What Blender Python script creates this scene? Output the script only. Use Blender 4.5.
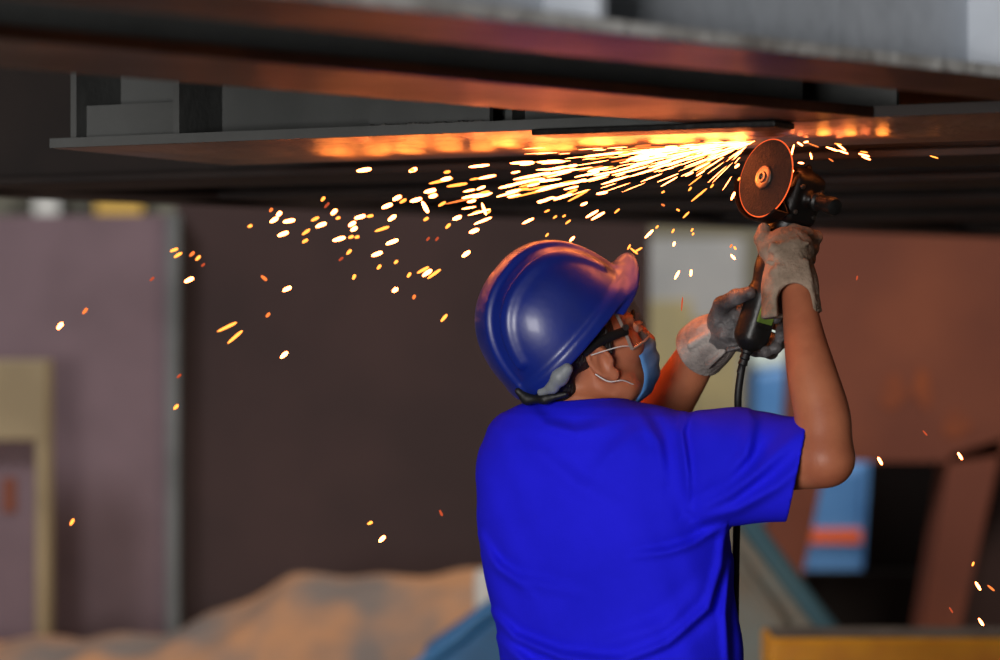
import bpy, bmesh, math, random
import numpy as np
from mathutils import Vector, Matrix

random.seed(7)
np.random.seed(7)
S = bpy.context.scene
for o in list(bpy.data.objects):
    bpy.data.objects.remove(o)
COL = S.collection

# ------------------------------------------------------------------ camera
CAM_Z = 1.5
PXM = 0.00036                       # metres per pixel per metre of distance (100 mm lens, 36 mm sensor, 1000 px)
cam_d = bpy.data.cameras.new('camera')
cam_d.lens = 100
cam_d.sensor_width = 36
cam_d.clip_end = 200
cam_d.dof.use_dof = True
cam_d.dof.focus_distance = 4.45
cam_d.dof.aperture_fstop = 2.5
cam = bpy.data.objects.new('camera', cam_d)
cam.location = (0, 0, CAM_Z)
cam.rotation_euler = (math.pi / 2, 0, 0)
COL.objects.link(cam)
S.camera = cam
S.view_settings.view_transform = 'Standard'
S.view_settings.look = 'None'
S.view_settings.gamma = 1
S.view_settings.use_curve_mapping = False
S.view_settings.exposure = 0.0

# ------------------------------------------------------------------ world and lights
W = bpy.data.worlds.new('hall_ambient')
W.use_nodes = True
bg = W.node_tree.nodes['Background']
bg.inputs[0].default_value = (0.80, 0.90, 1.0, 1)
bg.inputs[1].default_value = 0.045
S.world = W


def area(name, loc, target, size, size_y, power, color):
    d = bpy.data.lights.new(name, 'AREA')
    d.shape = 'RECTANGLE'
    d.size, d.size_y = size, size_y
    d.energy = power
    d.color = color
    o = bpy.data.objects.new(name, d)
    o.location = loc
    o.rotation_euler = (Vector(target) - Vector(loc)).to_track_quat('-Z', 'Y').to_euler()
    COL.objects.link(o)
    return o


def point(name, loc, radius, power, color):
    d = bpy.data.lights.new(name, 'POINT')
    d.shadow_soft_size = radius
    d.energy = power
    d.color = color
    o = bpy.data.objects.new(name, d)
    o.location = loc
    COL.objects.link(o)
    return o


# broad soft light from an unseen source behind the camera
area('camera_side_light', (-3.0, -4.4, 1.65), (0.4, 4.5, 1.4), 2.6, 2.7, 620, (1.0, 0.97, 0.94))
# unseen lamps added to light the background beyond the raised steel section
area('background_fill', (-4.5, 8.0, 6.5), (-2.0, 13.0, 1.0), 1.6, 1.6, 250, (0.95, 0.95, 1.0))
area('background_fill', (4.2, 9.5, 6.0), (2.5, 13.5, 1.0), 1.6, 1.6, 165, (1.0, 0.86, 0.72))
area('background_fill', (3.0, 14.5, 6.5), (2.0, 20.0, 1.5), 2.0, 2.0, 420, (1.0, 0.96, 0.88))
# the light the grinding sparks give off, along the stream under the steel
lr_ = random.Random(5)
for i in range(20):
    u = (i + lr_.uniform(-0.35, 0.35)) / 19
    point('spark_light', (0.40 - 0.70 * u, 4.53 + 0.34 * u - 0.06 * u * u + lr_.uniform(0, 0.10 + 0.10 * u), 1.789 - 0.03 * u * u - lr_.uniform(0, 0.008)),
          0.012 + 0.018 * u, (0.22 - 0.09 * u) * lr_.uniform(0.5, 1.5), (1.0, 0.24, 0.035))
for (lx, ly, le) in ((0.515, 4.43, 0.06), (0.56, 4.44, 0.05), (0.61, 4.43, 0.04)):
    point('spark_light', (lx, ly, 1.79), 0.010, le, (1.0, 0.25, 0.035))


# ------------------------------------------------------------------ helpers
def P(px, py, Y):
    """world point standing at distance Y that the photo shows at (px, py)"""
    return Vector(((px - 500) * PXM * Y, Y, CAM_Z + (330 - py) * PXM * Y))


def onz(px, py, z):
    Y = (z - CAM_Z) / ((330 - py) * PXM)
    return ((px - 500) * PXM * Y, Y)


def lin(h):
    h = h.lstrip('#')
    out = []
    for i in (0, 2, 4):
        c = int(h[i:i + 2], 16) / 255
        out.append(c / 12.92 if c <= 0.04045 else ((c + 0.055) / 1.055) ** 2.4)
    return (*out, 1)


def mat(name, col, rough=0.6, metal=0.0, col2=None, scale=8, bump=0.0, bscale=60, detail=5, lo=0.35, hi=0.65,
        spec=0.5, rough2=None, coat=0.0, sheen=0.0, stretch=None, sss=0.0):
    m = bpy.data.materials.new(name)
    m.use_nodes = True
    nt = m.node_tree
    b = nt.nodes['Principled BSDF']
    b.inputs['Base Color'].default_value = lin(col)
    b.inputs['Roughness'].default_value = rough
    b.inputs['Metallic'].default_value = metal
    b.inputs['Specular IOR Level'].default_value = spec
    b.inputs['Coat Weight'].default_value = coat
    b.inputs['Coat Roughness'].default_value = 0.15
    b.inputs['Sheen Weight'].default_value = sheen
    if sss:
        b.inputs['Subsurface Weight'].default_value = sss
        b.inputs['Subsurface Radius'].default_value = (0.01, 0.004, 0.002)
        b.inputs['Subsurface Scale'].default_value = 1.0
    tc = nt.nodes.new('ShaderNodeTexCoord')
    src = tc.outputs['Object']
    if stretch:
        mp = nt.nodes.new('ShaderNodeMapping')
        mp.inputs['Scale'].default_value = stretch
        nt.links.new(src, mp.inputs[0])
        src = mp.outputs[0]
    if col2 or rough2 is not None:
        n = nt.nodes.new('ShaderNodeTexNoise')
        n.inputs['Scale'].default_value = scale
        n.inputs['Detail'].default_value = detail
        nt.links.new(src, n.inputs['Vector'])
        r = nt.nodes.new('ShaderNodeMapRange')
        r.inputs['From Min'].default_value = lo
        r.inputs['From Max'].default_value = hi
        nt.links.new(n.outputs['Fac'], r.inputs['Value'])
        if col2:
            mx = nt.nodes.new('ShaderNodeMix')
            mx.data_type = 'RGBA'
            mx.inputs['A'].default_value = lin(col)
            mx.inputs['B'].default_value = lin(col2)
            nt.links.new(r.outputs[0], mx.inputs['Factor'])
            nt.links.new(mx.outputs['Result'], b.inputs['Base Color'])
        if rough2 is not None:
            m2 = nt.nodes.new('ShaderNodeMix')
            m2.inputs['A'].default_value = rough
            m2.inputs['B'].default_value = rough2
            nt.links.new(r.outputs[0], m2.inputs['Factor'])
            nt.links.new(m2.outputs['Result'], b.inputs['Roughness'])
    if bump:
        n2 = nt.nodes.new('ShaderNodeTexNoise')
        n2.inputs['Scale'].default_value = bscale
        n2.inputs['Detail'].default_value = 4
        nt.links.new(src, n2.inputs['Vector'])
        bp = nt.nodes.new('ShaderNodeBump')
        bp.inputs['Strength'].default_value = bump
        bp.inputs['Distance'].default_value = 0.01
        nt.links.new(n2.outputs['Fac'], bp.inputs['Height'])
        nt.links.new(bp.outputs['Normal'], b.inputs['Normal'])
    return m


def glow(name, color, strength):
    m = bpy.data.materials.new(name)
    m.use_nodes = True
    nt = m.node_tree
    nt.nodes.clear()
    e = nt.nodes.new('ShaderNodeEmission')
    e.inputs[0].default_value = (*color, 1)
    e.inputs[1].default_value = strength
    out = nt.nodes.new('ShaderNodeOutputMaterial')
    nt.links.new(e.outputs[0], out.inputs[0])
    return m


def thing(name, label, cat, loc=(0, 0, 0), group=None):
    o = bpy.data.objects.new(name, None)
    o.empty_display_size = 0.1
    o.location = loc
    COL.objects.link(o)
    return tag(o, label, cat, group)


def tag(o, label, cat, group=None, kind=None):
    o['label'] = label
    o['category'] = cat
    if group:
        o['group'] = group
    if kind:
        o['kind'] = kind
    return o


def link(name, me, m, parent=None, smooth=False, bevel=0.0, mw=None):
    o = bpy.data.objects.new(name, me)
    if m is not None:
        me.materials.append(m)
    COL.objects.link(o)
    if mw is not None:
        o.matrix_world = mw
    if parent is not None:
        o.parent = parent
        pm = Matrix.Translation(parent.location) if parent.parent is None else None
        if pm is None:
            q, pm = parent, Matrix.Identity(4)
            while q is not None:
                pm = q.matrix_basis if q.parent is None else q.matrix_parent_inverse @ q.matrix_basis
                break
            # all part meshes are built in world space, so the parent part's own basis is the identity
            root = parent
            while root.parent is not None:
                root = root.parent
            pm = world_of(parent)
        else:
            pm = parent.matrix_basis.copy()
        o.matrix_parent_inverse = pm.inverted()
    if smooth:
        me.polygons.foreach_set('use_smooth', np.ones(len(me.polygons), dtype=bool))
    if bevel:
        b = o.modifiers.new('edge', 'BEVEL')
        b.width = bevel
        b.segments = 2
        b.limit_method = 'ANGLE'
    return o


def world_of(o):
    if o.parent is None:
        return o.matrix_basis.copy()
    return world_of(o.parent) @ o.matrix_parent_inverse @ o.matrix_basis


class MB:
    """collects shapes for one mesh"""
    def __init__(self):
        self.v, self.f = [], []

    def add(self, vs, fs):
        n = len(self.v)
        self.v += [tuple(v) for v in vs]
        self.f += [tuple(i + n for i in f) for f in fs]

    def box(self, c, half, axes=None):
        c = Vector(c)
        ax = axes or (Vector((1, 0, 0)), Vector((0, 1, 0)), Vector((0, 0, 1)))
        vs = []
        for sx in (-1, 1):
            for sy in (-1, 1):
                for sz in (-1, 1):
                    vs.append(c + ax[0] * sx * half[0] + ax[1] * sy * half[1] + ax[2] * sz * half[2])
        self.add(vs, [(0, 1, 3, 2), (4, 6, 7, 5), (0, 4, 5, 1), (2, 3, 7, 6), (0, 2, 6, 4), (1, 5, 7, 3)])
        return self

    def slab(self, poly, z0, z1):
        n = len(poly)
        a = sum(poly[i][0] * poly[(i + 1) % n][1] - poly[(i + 1) % n][0] * poly[i][1] for i in range(n))
        if a < 0:
            poly = poly[::-1]
        vs = [(p[0], p[1], z0) for p in poly] + [(p[0], p[1], z1) for p in poly]
        fs = [tuple(range(n))[::-1], tuple(range(n, 2 * n))]
        fs += [(i, (i + 1) % n, n + (i + 1) % n, n + i) for i in range(n)]
        self.add(vs, fs)
        return self

    def prism(self, pts, d):
        """planar polygon pts pushed by vector d"""
        n = len(pts)
        d = Vector(d)
        pts = [Vector(p) for p in pts]
        nrm = Vector((0, 0, 0))
        for i in range(n):
            nrm += pts[i].cross(pts[(i + 1) % n])
        if nrm.dot(d) < 0:
            pts = pts[::-1]
        vs = pts + [p + d for p in pts]
        fs = [tuple(range(n))[::-1], tuple(range(n, 2 * n))]
        fs += [(i, (i + 1) % n, n + (i + 1) % n, n + i) for i in range(n)]
        self.add(vs, fs)
        return self

    def tube(self, pts, r, seg=10, squash=1.0, up=None):
        pts = [Vector(p) for p in pts]
        n = len(pts)
        rs = r if isinstance(r, (list, tuple)) else [r] * n
        vs = []
        ref = Vector(up) if up else Vector((0.13, 0.31, 0.94))
        for i, p in enumerate(pts):
            t = (pts[min(i + 1, n - 1)] - pts[max(i - 1, 0)]).normalized()
            a = t.cross(ref)
            if a.length < 1e-3:
                a = t.cross(Vector((1, 0, 0)))
            a.normalize()
            b = a.cross(t).normalized()
            for k in range(seg):
                th = 2 * math.pi * k / seg
                vs.append(p + a * math.cos(th) * rs[i] * squash + b * math.sin(th) * rs[i])
        fs = []
        for i in range(n - 1):
            for k in range(seg):
                k2 = (k + 1) % seg
                fs.append((i * seg + k, (i + 1) * seg + k, (i + 1) * seg + k2, i * seg + k2))
        fs.append(tuple(range(seg)))
        fs.append(tuple(range((n - 1) * seg, n * seg))[::-1])
        self.add(vs, fs)
        return self

    def lathe(self, prof, o, axis, seg=32):
        """prof: (distance along the axis, radius)"""
        o, axis = Vector(o), Vector(axis).normalized()
        a = axis.cross(Vector((0.2, 0.3, 0.93))).normalized()
        b = axis.cross(a).normalized()
        vs = []
        for (h, r) in prof:
            for k in range(seg):
                th = 2 * math.pi * k / seg
                vs.append(o + axis * h + (a * math.cos(th) + b * math.sin(th)) * max(r, 1e-5))
        fs = []
        for i in range(len(prof) - 1):
            for k in range(seg):
                k2 = (k + 1) % seg
                fs.append((i * seg + k, i * seg + k2, (i + 1) * seg + k2, (i + 1) * seg + k))
        fs.append(tuple(range(seg))[::-1])
        fs.append(tuple(range((len(prof) - 1) * seg, len(prof) * seg)))
        self.add(vs, fs)
        return self

    def build(self, name, m, parent=None, smooth=False, bevel=0.0):
        me = bpy.data.meshes.new(name)
        me.from_pydata(self.v, [], self.f)
        bm = bmesh.new()
        bm.from_mesh(me)
        bmesh.ops.recalc_face_normals(bm, faces=bm.faces)
        bm.to_mesh(me)
        bm.free()
        o = link(name, me, m, parent, smooth, bevel)
        if smooth:
            try:
                me.set_sharp_from_angle(angle=math.radians(40))
            except Exception:
                pass
        return o


def spline(pts, n=8):
    """smooth curve through the points"""
    pts = [Vector(p) for p in pts]
    out = []
    for i in range(len(pts) - 1):
        p0, p1, p2, p3 = pts[max(i - 1, 0)], pts[i], pts[i + 1], pts[min(i + 2, len(pts) - 1)]
        for k in range(n):
            t = k / n
            out.append(0.5 * ((2 * p1) + (p2 - p0) * t + (2 * p0 - 5 * p1 + 4 * p2 - p3) * t * t
                              + (3 * p1 - p0 - 3 * p2 + p3) * t ** 3))
    out.append(pts[-1])
    return out


# ------------------------------------------------------------------ distance-field modelling (one continuous surface per body part)
class Field:
    def __init__(self, lo, hi, h):
        self.lo, self.h = np.array(lo, dtype=np.float32), h
        self.n = np.ceil((np.array(hi) - np.array(lo)) / h).astype(int) + 1
        self.f = np.full(self.n, 1.0, dtype=np.float32)
        self.ax = [self.lo[i] + h * np.arange(self.n[i], dtype=np.float32) for i in range(3)]

    def sub(self, lo, hi):
        sl = []
        for i in range(3):
            a = int(max(0, math.floor((lo[i] - self.lo[i]) / self.h)))
            b = int(min(self.n[i], math.ceil((hi[i] - self.lo[i]) / self.h) + 1))
            if b <= a:
                return None, None
            sl.append(slice(a, b))
        x = self.ax[0][sl[0]][:, None, None]
        y = self.ax[1][sl[1]][None, :, None]
        z = self.ax[2][sl[2]][None, None, :]
        return tuple(sl), (x, y, z)

    def comb(self, sl, d, k, op):
        a = self.f[sl]
        if op == 'sub':
            d = -d
            if k > 0:
                hh = np.clip(0.5 - 0.5 * (d - a) / k, 0, 1)
                self.f[sl] = d * (1 - hh) + a * hh + k * hh * (1 - hh)
            else:
                self.f[sl] = np.maximum(a, d)
        else:
            if k > 0:
                hh = np.clip(0.5 + 0.5 * (a - d) / k, 0, 1)
                self.f[sl] = a * (1 - hh) + d * hh - k * hh * (1 - hh)
            else:
                self.f[sl] = np.minimum(a, d)

    def cap(self, a, b, ra, rb=None, k=0.015, op='add'):
        rb = ra if rb is None else rb
        a, b = np.array(a, dtype=np.float32), np.array(b, dtype=np.float32)
        m = max(ra, rb) + k + 4 * self.h
        sl, g = self.sub(np.minimum(a, b) - m, np.maximum(a, b) + m)
        if sl is None:
            return self
        ab = b - a
        t = ((g[0] - a[0]) * ab[0] + (g[1] - a[1]) * ab[1] + (g[2] - a[2]) * ab[2]) / max(float(ab @ ab), 1e-9)
        t = np.clip(t, 0, 1)
        d = np.sqrt((g[0] - a[0] - t * ab[0]) ** 2 + (g[1] - a[1] - t * ab[1]) ** 2 + (g[2] - a[2] - t * ab[2]) ** 2)
        self.comb(sl, d - (ra + t * (rb - ra)), k, op)
        return self

    def schain(self, pts, rs, k=0.012, op='add', n=5):
        P2 = spline(pts, n)
        R2 = [v.x for v in spline([(r, 0, 0) for r in rs], n)]
        return self.chain(P2, R2, k, op)

    def chain(self, pts, rs, k=0.012, op='add'):
        for i in range(len(pts) - 1):
            self.cap(pts[i], pts[i + 1], rs[i], rs[i + 1], k, op)
        return self

    def local(self, g, c, axes):
        q = [g[0] - c[0], g[1] - c[1], g[2] - c[2]]
        if axes is None:
            return q
        return [q[0] * a[0] + q[1] * a[1] + q[2] * a[2] for a in axes]

    def ell(self, c, r, axes=None, k=0.015, op='add'):
        m = max(r) + k + 4 * self.h
        c = np.array(c, dtype=np.float32)
        sl, g = self.sub(c - m, c + m)
        if sl is None:
            return self
        q = self.local(g, c, axes)
        k0 = np.sqrt((q[0] / r[0]) ** 2 + (q[1] / r[1]) ** 2 + (q[2] / r[2]) ** 2)
        k1 = np.sqrt((q[0] / r[0] ** 2) ** 2 + (q[1] / r[1] ** 2) ** 2 + (q[2] / r[2] ** 2) ** 2) + 1e-6
        self.comb(sl, k0 * (k0 - 1) / k1, k, op)
        return self

    def box(self, c, half, axes=None, rnd=0.005, k=0.01, op='add'):
        m = math.sqrt(sum(x * x for x in half)) + k + 4 * self.h
        c = np.array(c, dtype=np.float32)
        sl, g = self.sub(c - m, c + m)
        if sl is None:
            return self
        q = self.local(g, c, axes)
        e = [np.abs(q[i]) - (half[i] - rnd) for i in range(3)]
        d = np.sqrt(np.maximum(e[0], 0) ** 2 + np.maximum(e[1], 0) ** 2 + np.maximum(e[2], 0) ** 2)
        d = d + np.minimum(np.maximum(np.maximum(e[0], e[1]), e[2]), 0) - rnd
        self.comb(sl, d, k, op)
        return self

    def cut(self, p, n, k=0.0, lo=None, hi=None):
        """remove what lies on the side of the plane that n points to (inside the given box only)"""
        L = self.lo if lo is None else np.array(lo)
        Hh = self.lo + self.h * self.n if hi is None else np.array(hi)
        sl, g = self.sub(L, Hh)
        d = (g[0] - p[0]) * n[0] + (g[1] - p[1]) * n[1] + (g[2] - p[2]) * n[2]
        self.comb(sl, -d, k, 'sub')
        return self

    def stack(self, levels, yaw, k=0.02, op='add', grow=0.0):
        """levels: (z, cx, cy, a, b) - an oval column; a runs along the yawed shoulder line"""
        lv = sorted(levels)
        z = self.ax[2]
        zz = np.array([l[0] for l in lv])
        f = [np.interp(z, zz, np.array([l[i] for l in lv])).astype(np.float32) for i in range(1, 5)]
        cx, cy, a, b = [q[None, None, :] for q in f]
        a, b = a + grow, b + grow
        c, s = math.cos(yaw), math.sin(yaw)
        x = self.ax[0][:, None, None] - cx
        y = self.ax[1][None, :, None] - cy
        u, v = x * c + y * s, -x * s + y * c
        pw = 2.3
        k0 = ((np.abs(u) / a) ** pw + (np.abs(v) / b) ** pw) ** (1 / pw) + 1e-6
        d = (k0 - 1) * np.minimum(np.sqrt(u * u + v * v) / k0 + 1e-4, 0.3)
        dz = np.maximum(lv[0][0] - z, z - lv[-1][0])[None, None, :]
        d = np.maximum(d, dz)
        self.comb((slice(None), slice(None), slice(None)), d.astype(np.float32), k, op)
        return self

    def mesh(self, name, relax=1):
        f, h = self.f, self.h
        f[0], f[-1] = np.maximum(f[0], h), np.maximum(f[-1], h)
        f[:, 0], f[:, -1] = np.maximum(f[:, 0], h), np.maximum(f[:, -1], h)
        f[:, :, 0], f[:, :, -1] = np.maximum(f[:, :, 0], h), np.maximum(f[:, :, -1], h)
        ins = f < 0
        c = np.zeros(np.array(f.shape) - 1, dtype=np.int8)
        nx, ny, nz = f.shape
        cor = [(i, j, k) for i in (0, 1) for j in (0, 1) for k in (0, 1)]
        for (i, j, k) in cor:
            c += ins[i:nx - 1 + i, j:ny - 1 + j, k:nz - 1 + k]
        act = (c > 0) & (c < 8)
        cells = np.argwhere(act)
        idx = np.full(act.shape, -1, dtype=np.int32)
        idx[act] = np.arange(len(cells))
        acc = np.zeros((len(cells), 3))
        cnt = np.zeros(len(cells))
        for a in cor:
            for d in range(3):
                if a[d]:
                    continue
                b = list(a)
                b[d] = 1
                fa = f[cells[:, 0] + a[0], cells[:, 1] + a[1], cells[:, 2] + a[2]]
                fb = f[cells[:, 0] + b[0], cells[:, 1] + b[1], cells[:, 2] + b[2]]
                m = (fa < 0) != (fb < 0)
                t = fa[m] / (fa[m] - fb[m])
                pos = np.tile(np.array(a, dtype=float), (m.sum(), 1))
                pos[:, d] += t
                acc[m] += pos
                cnt[m] += 1
        v = self.lo + h * (cells + acc / cnt[:, None])
        quads = []
        for d in range(3):
            e, g = (d + 1) % 3, (d + 2) % 3
            s0 = [slice(None)] * 3
            s1 = [slice(None)] * 3
            s0[d], s1[d] = slice(0, -1), slice(1, None)
            ch = ins[tuple(s0)] != ins[tuple(s1)]
            loc = np.argwhere(ch)
            ok = (loc[:, e] > 0) & (loc[:, g] > 0) & (loc[:, e] < f.shape[e] - 1) & (loc[:, g] < f.shape[g] - 1)
            loc = loc[ok]
            q = []
            for (de, dg) in ((-1, -1), (0, -1), (0, 0), (-1, 0)):
                l = loc.copy()
                l[:, e] += de
                l[:, g] += dg
                q.append(idx[l[:, 0], l[:, 1], l[:, 2]])
            q = np.stack(q, 1)
            flip = ~ins[loc[:, 0], loc[:, 1], loc[:, 2]]
            q[flip] = q[flip][:, ::-1]
            quads.append(q)
        q = np.concatenate(quads)
        for _ in range(relax):
            sm = np.zeros_like(v)
            n = np.zeros(len(v))
            for i in range(4):
                np.add.at(sm, q[:, i], v[q[:, (i + 1) % 4]] + v[q[:, (i + 3) % 4]])
                np.add.at(n, q[:, i], 2)
            v = 0.5 * v + 0.5 * sm / n[:, None]
        me = bpy.data.meshes.new(name)
        nq = len(q)
        me.vertices.add(len(v))
        me.vertices.foreach_set('co', v.astype(np.float32).ravel())
        me.loops.add(nq * 4)
        me.loops.foreach_set('vertex_index', q.astype(np.int32).ravel())
        me.polygons.add(nq)
        me.polygons.foreach_set('loop_start', np.arange(0, nq * 4, 4, dtype=np.int32))
        me.update(calc_edges=True)
        me.validate()
        return me

    def build(self, name, m, parent=None, relax=1, mw=None):
        return link(name, self.mesh(name, relax), m, parent, smooth=True, mw=mw)


# ------------------------------------------------------------------ materials
M = {}
M['steel_under'] = mat('mill_scale_steel', '#3c261d', 0.42, 0.65, '#5e3624', 5, 0.25, 40, rough2=0.34)
M['ground_steel'] = mat('ground_bright_steel', '#b09a88', 0.40, 0.85, '#6a5244', 9, 0.55, 34, rough2=0.28, stretch=(1.0, 0.5, 1.0))
M['steel_far'] = mat('dark_far_steel', '#2a2524', 0.6, 0.3, '#352d2a', 4)  # darker steel tone for the far beams
M['steel_mid'] = mat('dull_grey_primer', '#5f6160', 0.65, 0.0, '#505251', 4, 0.15, 50)
M['steel_grey'] = mat('grey_primer', '#7d807f', 0.6, 0.0, '#6a6d6c', 4, 0.15, 50)
M['steel_pale'] = mat('pale_grey_paint', '#b9bfc8', 0.55, 0.0, '#a4abb4', 3, 0.2, 40)
M['steel_edge'] = mat('bare_plate_edge', '#c4c4c2', 0.5, 0.1, '#8e8a86', 14, 0.5, 50)
M['weld'] = mat('weld_bead', '#b5b2ae', 0.5, 0.2, '#6a6866', 40, 0.8, 90)
M['floor'] = mat('dusty_concrete', '#6a5444', 0.85, 0, '#4c423b', 1.2, 0.2, 20)
M['shirt'] = mat('royal_blue_cotton', '#221fee', 0.85, 0, '#1c1bde', 6, 0.10, 420, spec=0.15)
M['collar'] = mat('royal_blue_rib', '#1a20de', 0.8, 0, bump=0.2, bscale=500, spec=0.25)
M['trousers'] = mat('dark_navy_twill', '#23262f', 0.85, 0, '#1b1d25', 9, 0.2, 300)
M['boot'] = mat('scuffed_black_leather', '#1d1a18', 0.5, 0, '#2d2825', 12, 0.2, 80)
M['sole'] = mat('black_rubber', '#0e0e0e', 0.75)
M['skin'] = mat('skin', '#ba7352', 0.48, 0, '#a66044', 14, 0.06, 260, spec=0.35, sss=0.05)
M['hair'] = mat('black_hair', '#14100e', 0.5, 0, '#241a15', 40, 0.6, 180, stretch=(1, 1, 0.3))
M['helmet'] = mat('blue_helmet_plastic', '#0e2786', 0.36, 0, '#0c2278', 9, 0.03, 90, spec=0.5, coat=0.15, rough2=0.45)
M['pad'] = mat('grey_suspension_plastic', '#8f9499', 0.5, 0, '#6f7478', 20)
M['black'] = mat('black_plastic', '#121212', 0.42, 0, '#1a1918', 20, 0.1, 120)
M['rubber'] = mat('black_cord_rubber', '#101012', 0.55)
M['head_metal'] = mat('dark_cast_metal', '#1c1a19', 0.42, 0.4, '#141312', 16, 0.2, 60)
M['steel_bright'] = mat('worn_bright_steel', '#8c8680', 0.35, 0.9, '#5d5752', 30, 0.1, 80)
M['disc'] = mat('abrasive_disc', '#191412', 0.9, 0, '#221b18', 60, 0.3, 220)
M['spark_glint'] = glow('painted_rim_glint', (1.0, 0.13, 0.03), 1.3)  # orange spark reflection on the disc edge, painted as emission
M['green'] = mat('olive_label', '#8aa043', 0.55, 0, '#5f7a30', 30)
M['leather'] = mat('dark_grey_glove_leather', '#726e6e', 0.5, 0, '#3e3b3c', 22, 0.35, 130)
M['canvas'] = mat('soiled_white_canvas', '#b0a8a2', 0.85, 0, '#7f7672', 22, 0.4, 160)
M['canvas_tan'] = mat('soiled_tan_canvas', '#a8927f', 0.85, 0, '#71604f', 20, 0.4, 150)
M['mask'] = mat('pale_blue_mask', '#5188c4', 0.8, 0, '#3f74b0', 20, 0.15, 300)
M['loop'] = mat('white_elastic', '#e6e2de', 0.7)
M['eye'] = mat('eyeball', '#e8e2dc', 0.2)
M['iris'] = mat('dark_iris', '#1a0f0a', 0.15)
M['panel_left'] = mat('mauve_grey_panel', '#8a7379', 0.75, 0, '#7a656a', 2.0, 0.1, 20)
M['panel_dark'] = mat('dark_brown_panel', '#4a3532', 0.8, 0, '#3d2c2a', 1.5, 0.1, 20)
M['rust'] = mat('red_brown_primer', '#7f4634', 0.75, 0, '#94533a', 1.6, 0.15, 20, lo=0.4, hi=0.7)
M['rust_spot'] = mat('orange_rust', '#a3552f', 0.8, 0, '#8a4a33', 6)
M['dark'] = mat('dark_recess_steel', '#1d1817', 0.8, 0, '#171313', 3)
M['tan_frame'] = mat('tan_paint', '#b09d78', 0.6, 0, '#9c8a68', 3)
M['tarp'] = mat('brown_tarpaulin', '#c08a60', 0.75, 0, '#7f7168', 2.2, 0.3, 12, lo=0.42, hi=0.6)
M['blue_sheet'] = mat('blue_sheet', '#2f77ad', 0.5, 0, '#24608f', 4)
M['teal'] = mat('grey_teal_canvas', '#8b9690', 0.7, 0, '#948775', 3, 0.3, 12)
M['teal_hem'] = mat('faded_teal_hem', '#4a7483', 0.7, 0, '#5a7a80', 4)
M['yellow'] = mat('orange_yellow_paint', '#ffac1c', 0.5, 0, '#e8921c', 7, 0.2, 40)
M['dust'] = mat('dusty_top', '#94806c', 0.85, 0, '#5f5046', 8)
M['cream'] = mat('cream_wall_paint', '#b5a988', 0.8, 0, '#a3aaa8', 0.4)
M['blue_paint'] = mat('blue_machine_paint', '#5a90cc', 0.5, 0, '#457cb8', 3)
M['orange'] = mat('orange_stripe', '#f06a34', 0.5)
M['white_post'] = mat('white_enamel', '#ddd8cc', 0.5)
M['cab_grey'] = mat('pale_grey_enamel', '#a9a9aa', 0.6, 0, '#9a9c9e', 2)
M['cab_cream'] = mat('cream_enamel', '#b3a274', 0.6, 0, '#9c9370', 1.5)
M['pale_cyan'] = mat('pale_cyan_paint', '#cfe6e4', 0.6, 0, '#dde2d4', 2)

# ------------------------------------------------------------------ the hall
st = lambda o: o.__setitem__('kind', 'structure')
o = MB().slab([(-14, -9), (14, -9), (14, 28), (-14, 28)], -0.2, 0.0).build('floor', M['floor'])
st(o)
o = MB().box((0, 28.1, 4), (14, 0.1, 4)).build('wall_back', M['cream'])
st(o)
o = MB().box((-14.1, 9.5, 4), (0.1, 18.5, 4)).build('wall_left', M['cream'])
st(o)
o = MB().box((14.1, 9.5, 4), (0.1, 18.5, 4)).build('wall_right', M['cream'])
st(o)

# ------------------------------------------------------------------ the raised steel section
Z0 = 1.808
e1 = Vector((0.70, 0.714))
n1 = Vector((-0.714, 0.70))
A0 = Vector((0.611, 3.395))
cd = Vector((0.886, -0.464))
cn = Vector((0.464, 0.886))
C0 = Vector((0.0616, 4.278))
sec = thing('steel_deck_section', 'huge dark steel deck section of welded girders raised over the worker', 'steel structure', (0.6, 5.5, Z0))


def q(o, d, n, s0, s1, w0, w1):
    return [tuple(o + d * s + n * w) for (s, w) in ((s0, w0), (s1, w0), (s1, w1), (s0, w1))]


def girder(org, d, n, s0, s1, w0, w1, web_m, web_off, depth=0.5, name='girder', thick=0.016):
    g = MB().slab(q(org, d, n, s0, s1, w0, w1), Z0, Z0 + thick).build(name, M['steel_under'], sec, bevel=0.003)
    MB().slab(q(org, d, n, s0, s1, web_off, web_off + 0.012), Z0 + thick - 0.001, Z0 + depth).build('web', web_m, g)
    return g


# near girder with its pale web
ga = girder(A0, e1, n1, -2.2, 7.5, 0.0, 0.19, M['steel_pale'], 0.085)
for s in (-0.72, 0.055, 0.9, 1.7):
    MB().slab(q(A0, e1, n1, s, s + 0.012, 0.006, 0.086), Z0 + 0.015, Z0 + 0.49).build('stiffener', M['steel_pale'], ga)
MB().slab(q(A0, e1, n1, -2.2, 7.5, -0.0015, 0.0), Z0 + 0.001, Z0 + 0.015).build('plate_edge', M['steel_edge'], ga)
w = MB()
for i in range(150):
    s = -1.2 + i * 0.017
    r = 0.004 + 0.003 * random.random()
    w.lathe([(-r, 0.0005), (-r * .6, r * .8), (0, r), (r * .6, r * .8), (r, 0.0005)],
            (*(A0 + e1 * s + n1 * 0.082), Z0 + 0.019), (0, 0, 1), 6)
w.build('weld_seam', M['weld'], ga, smooth=True)
# second girder, its far end dies into the cross beam
gb = girder(A0, e1, n1, -2.4, 0.40, 0.488, 0.76, M['steel_mid'], 0.62)
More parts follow.
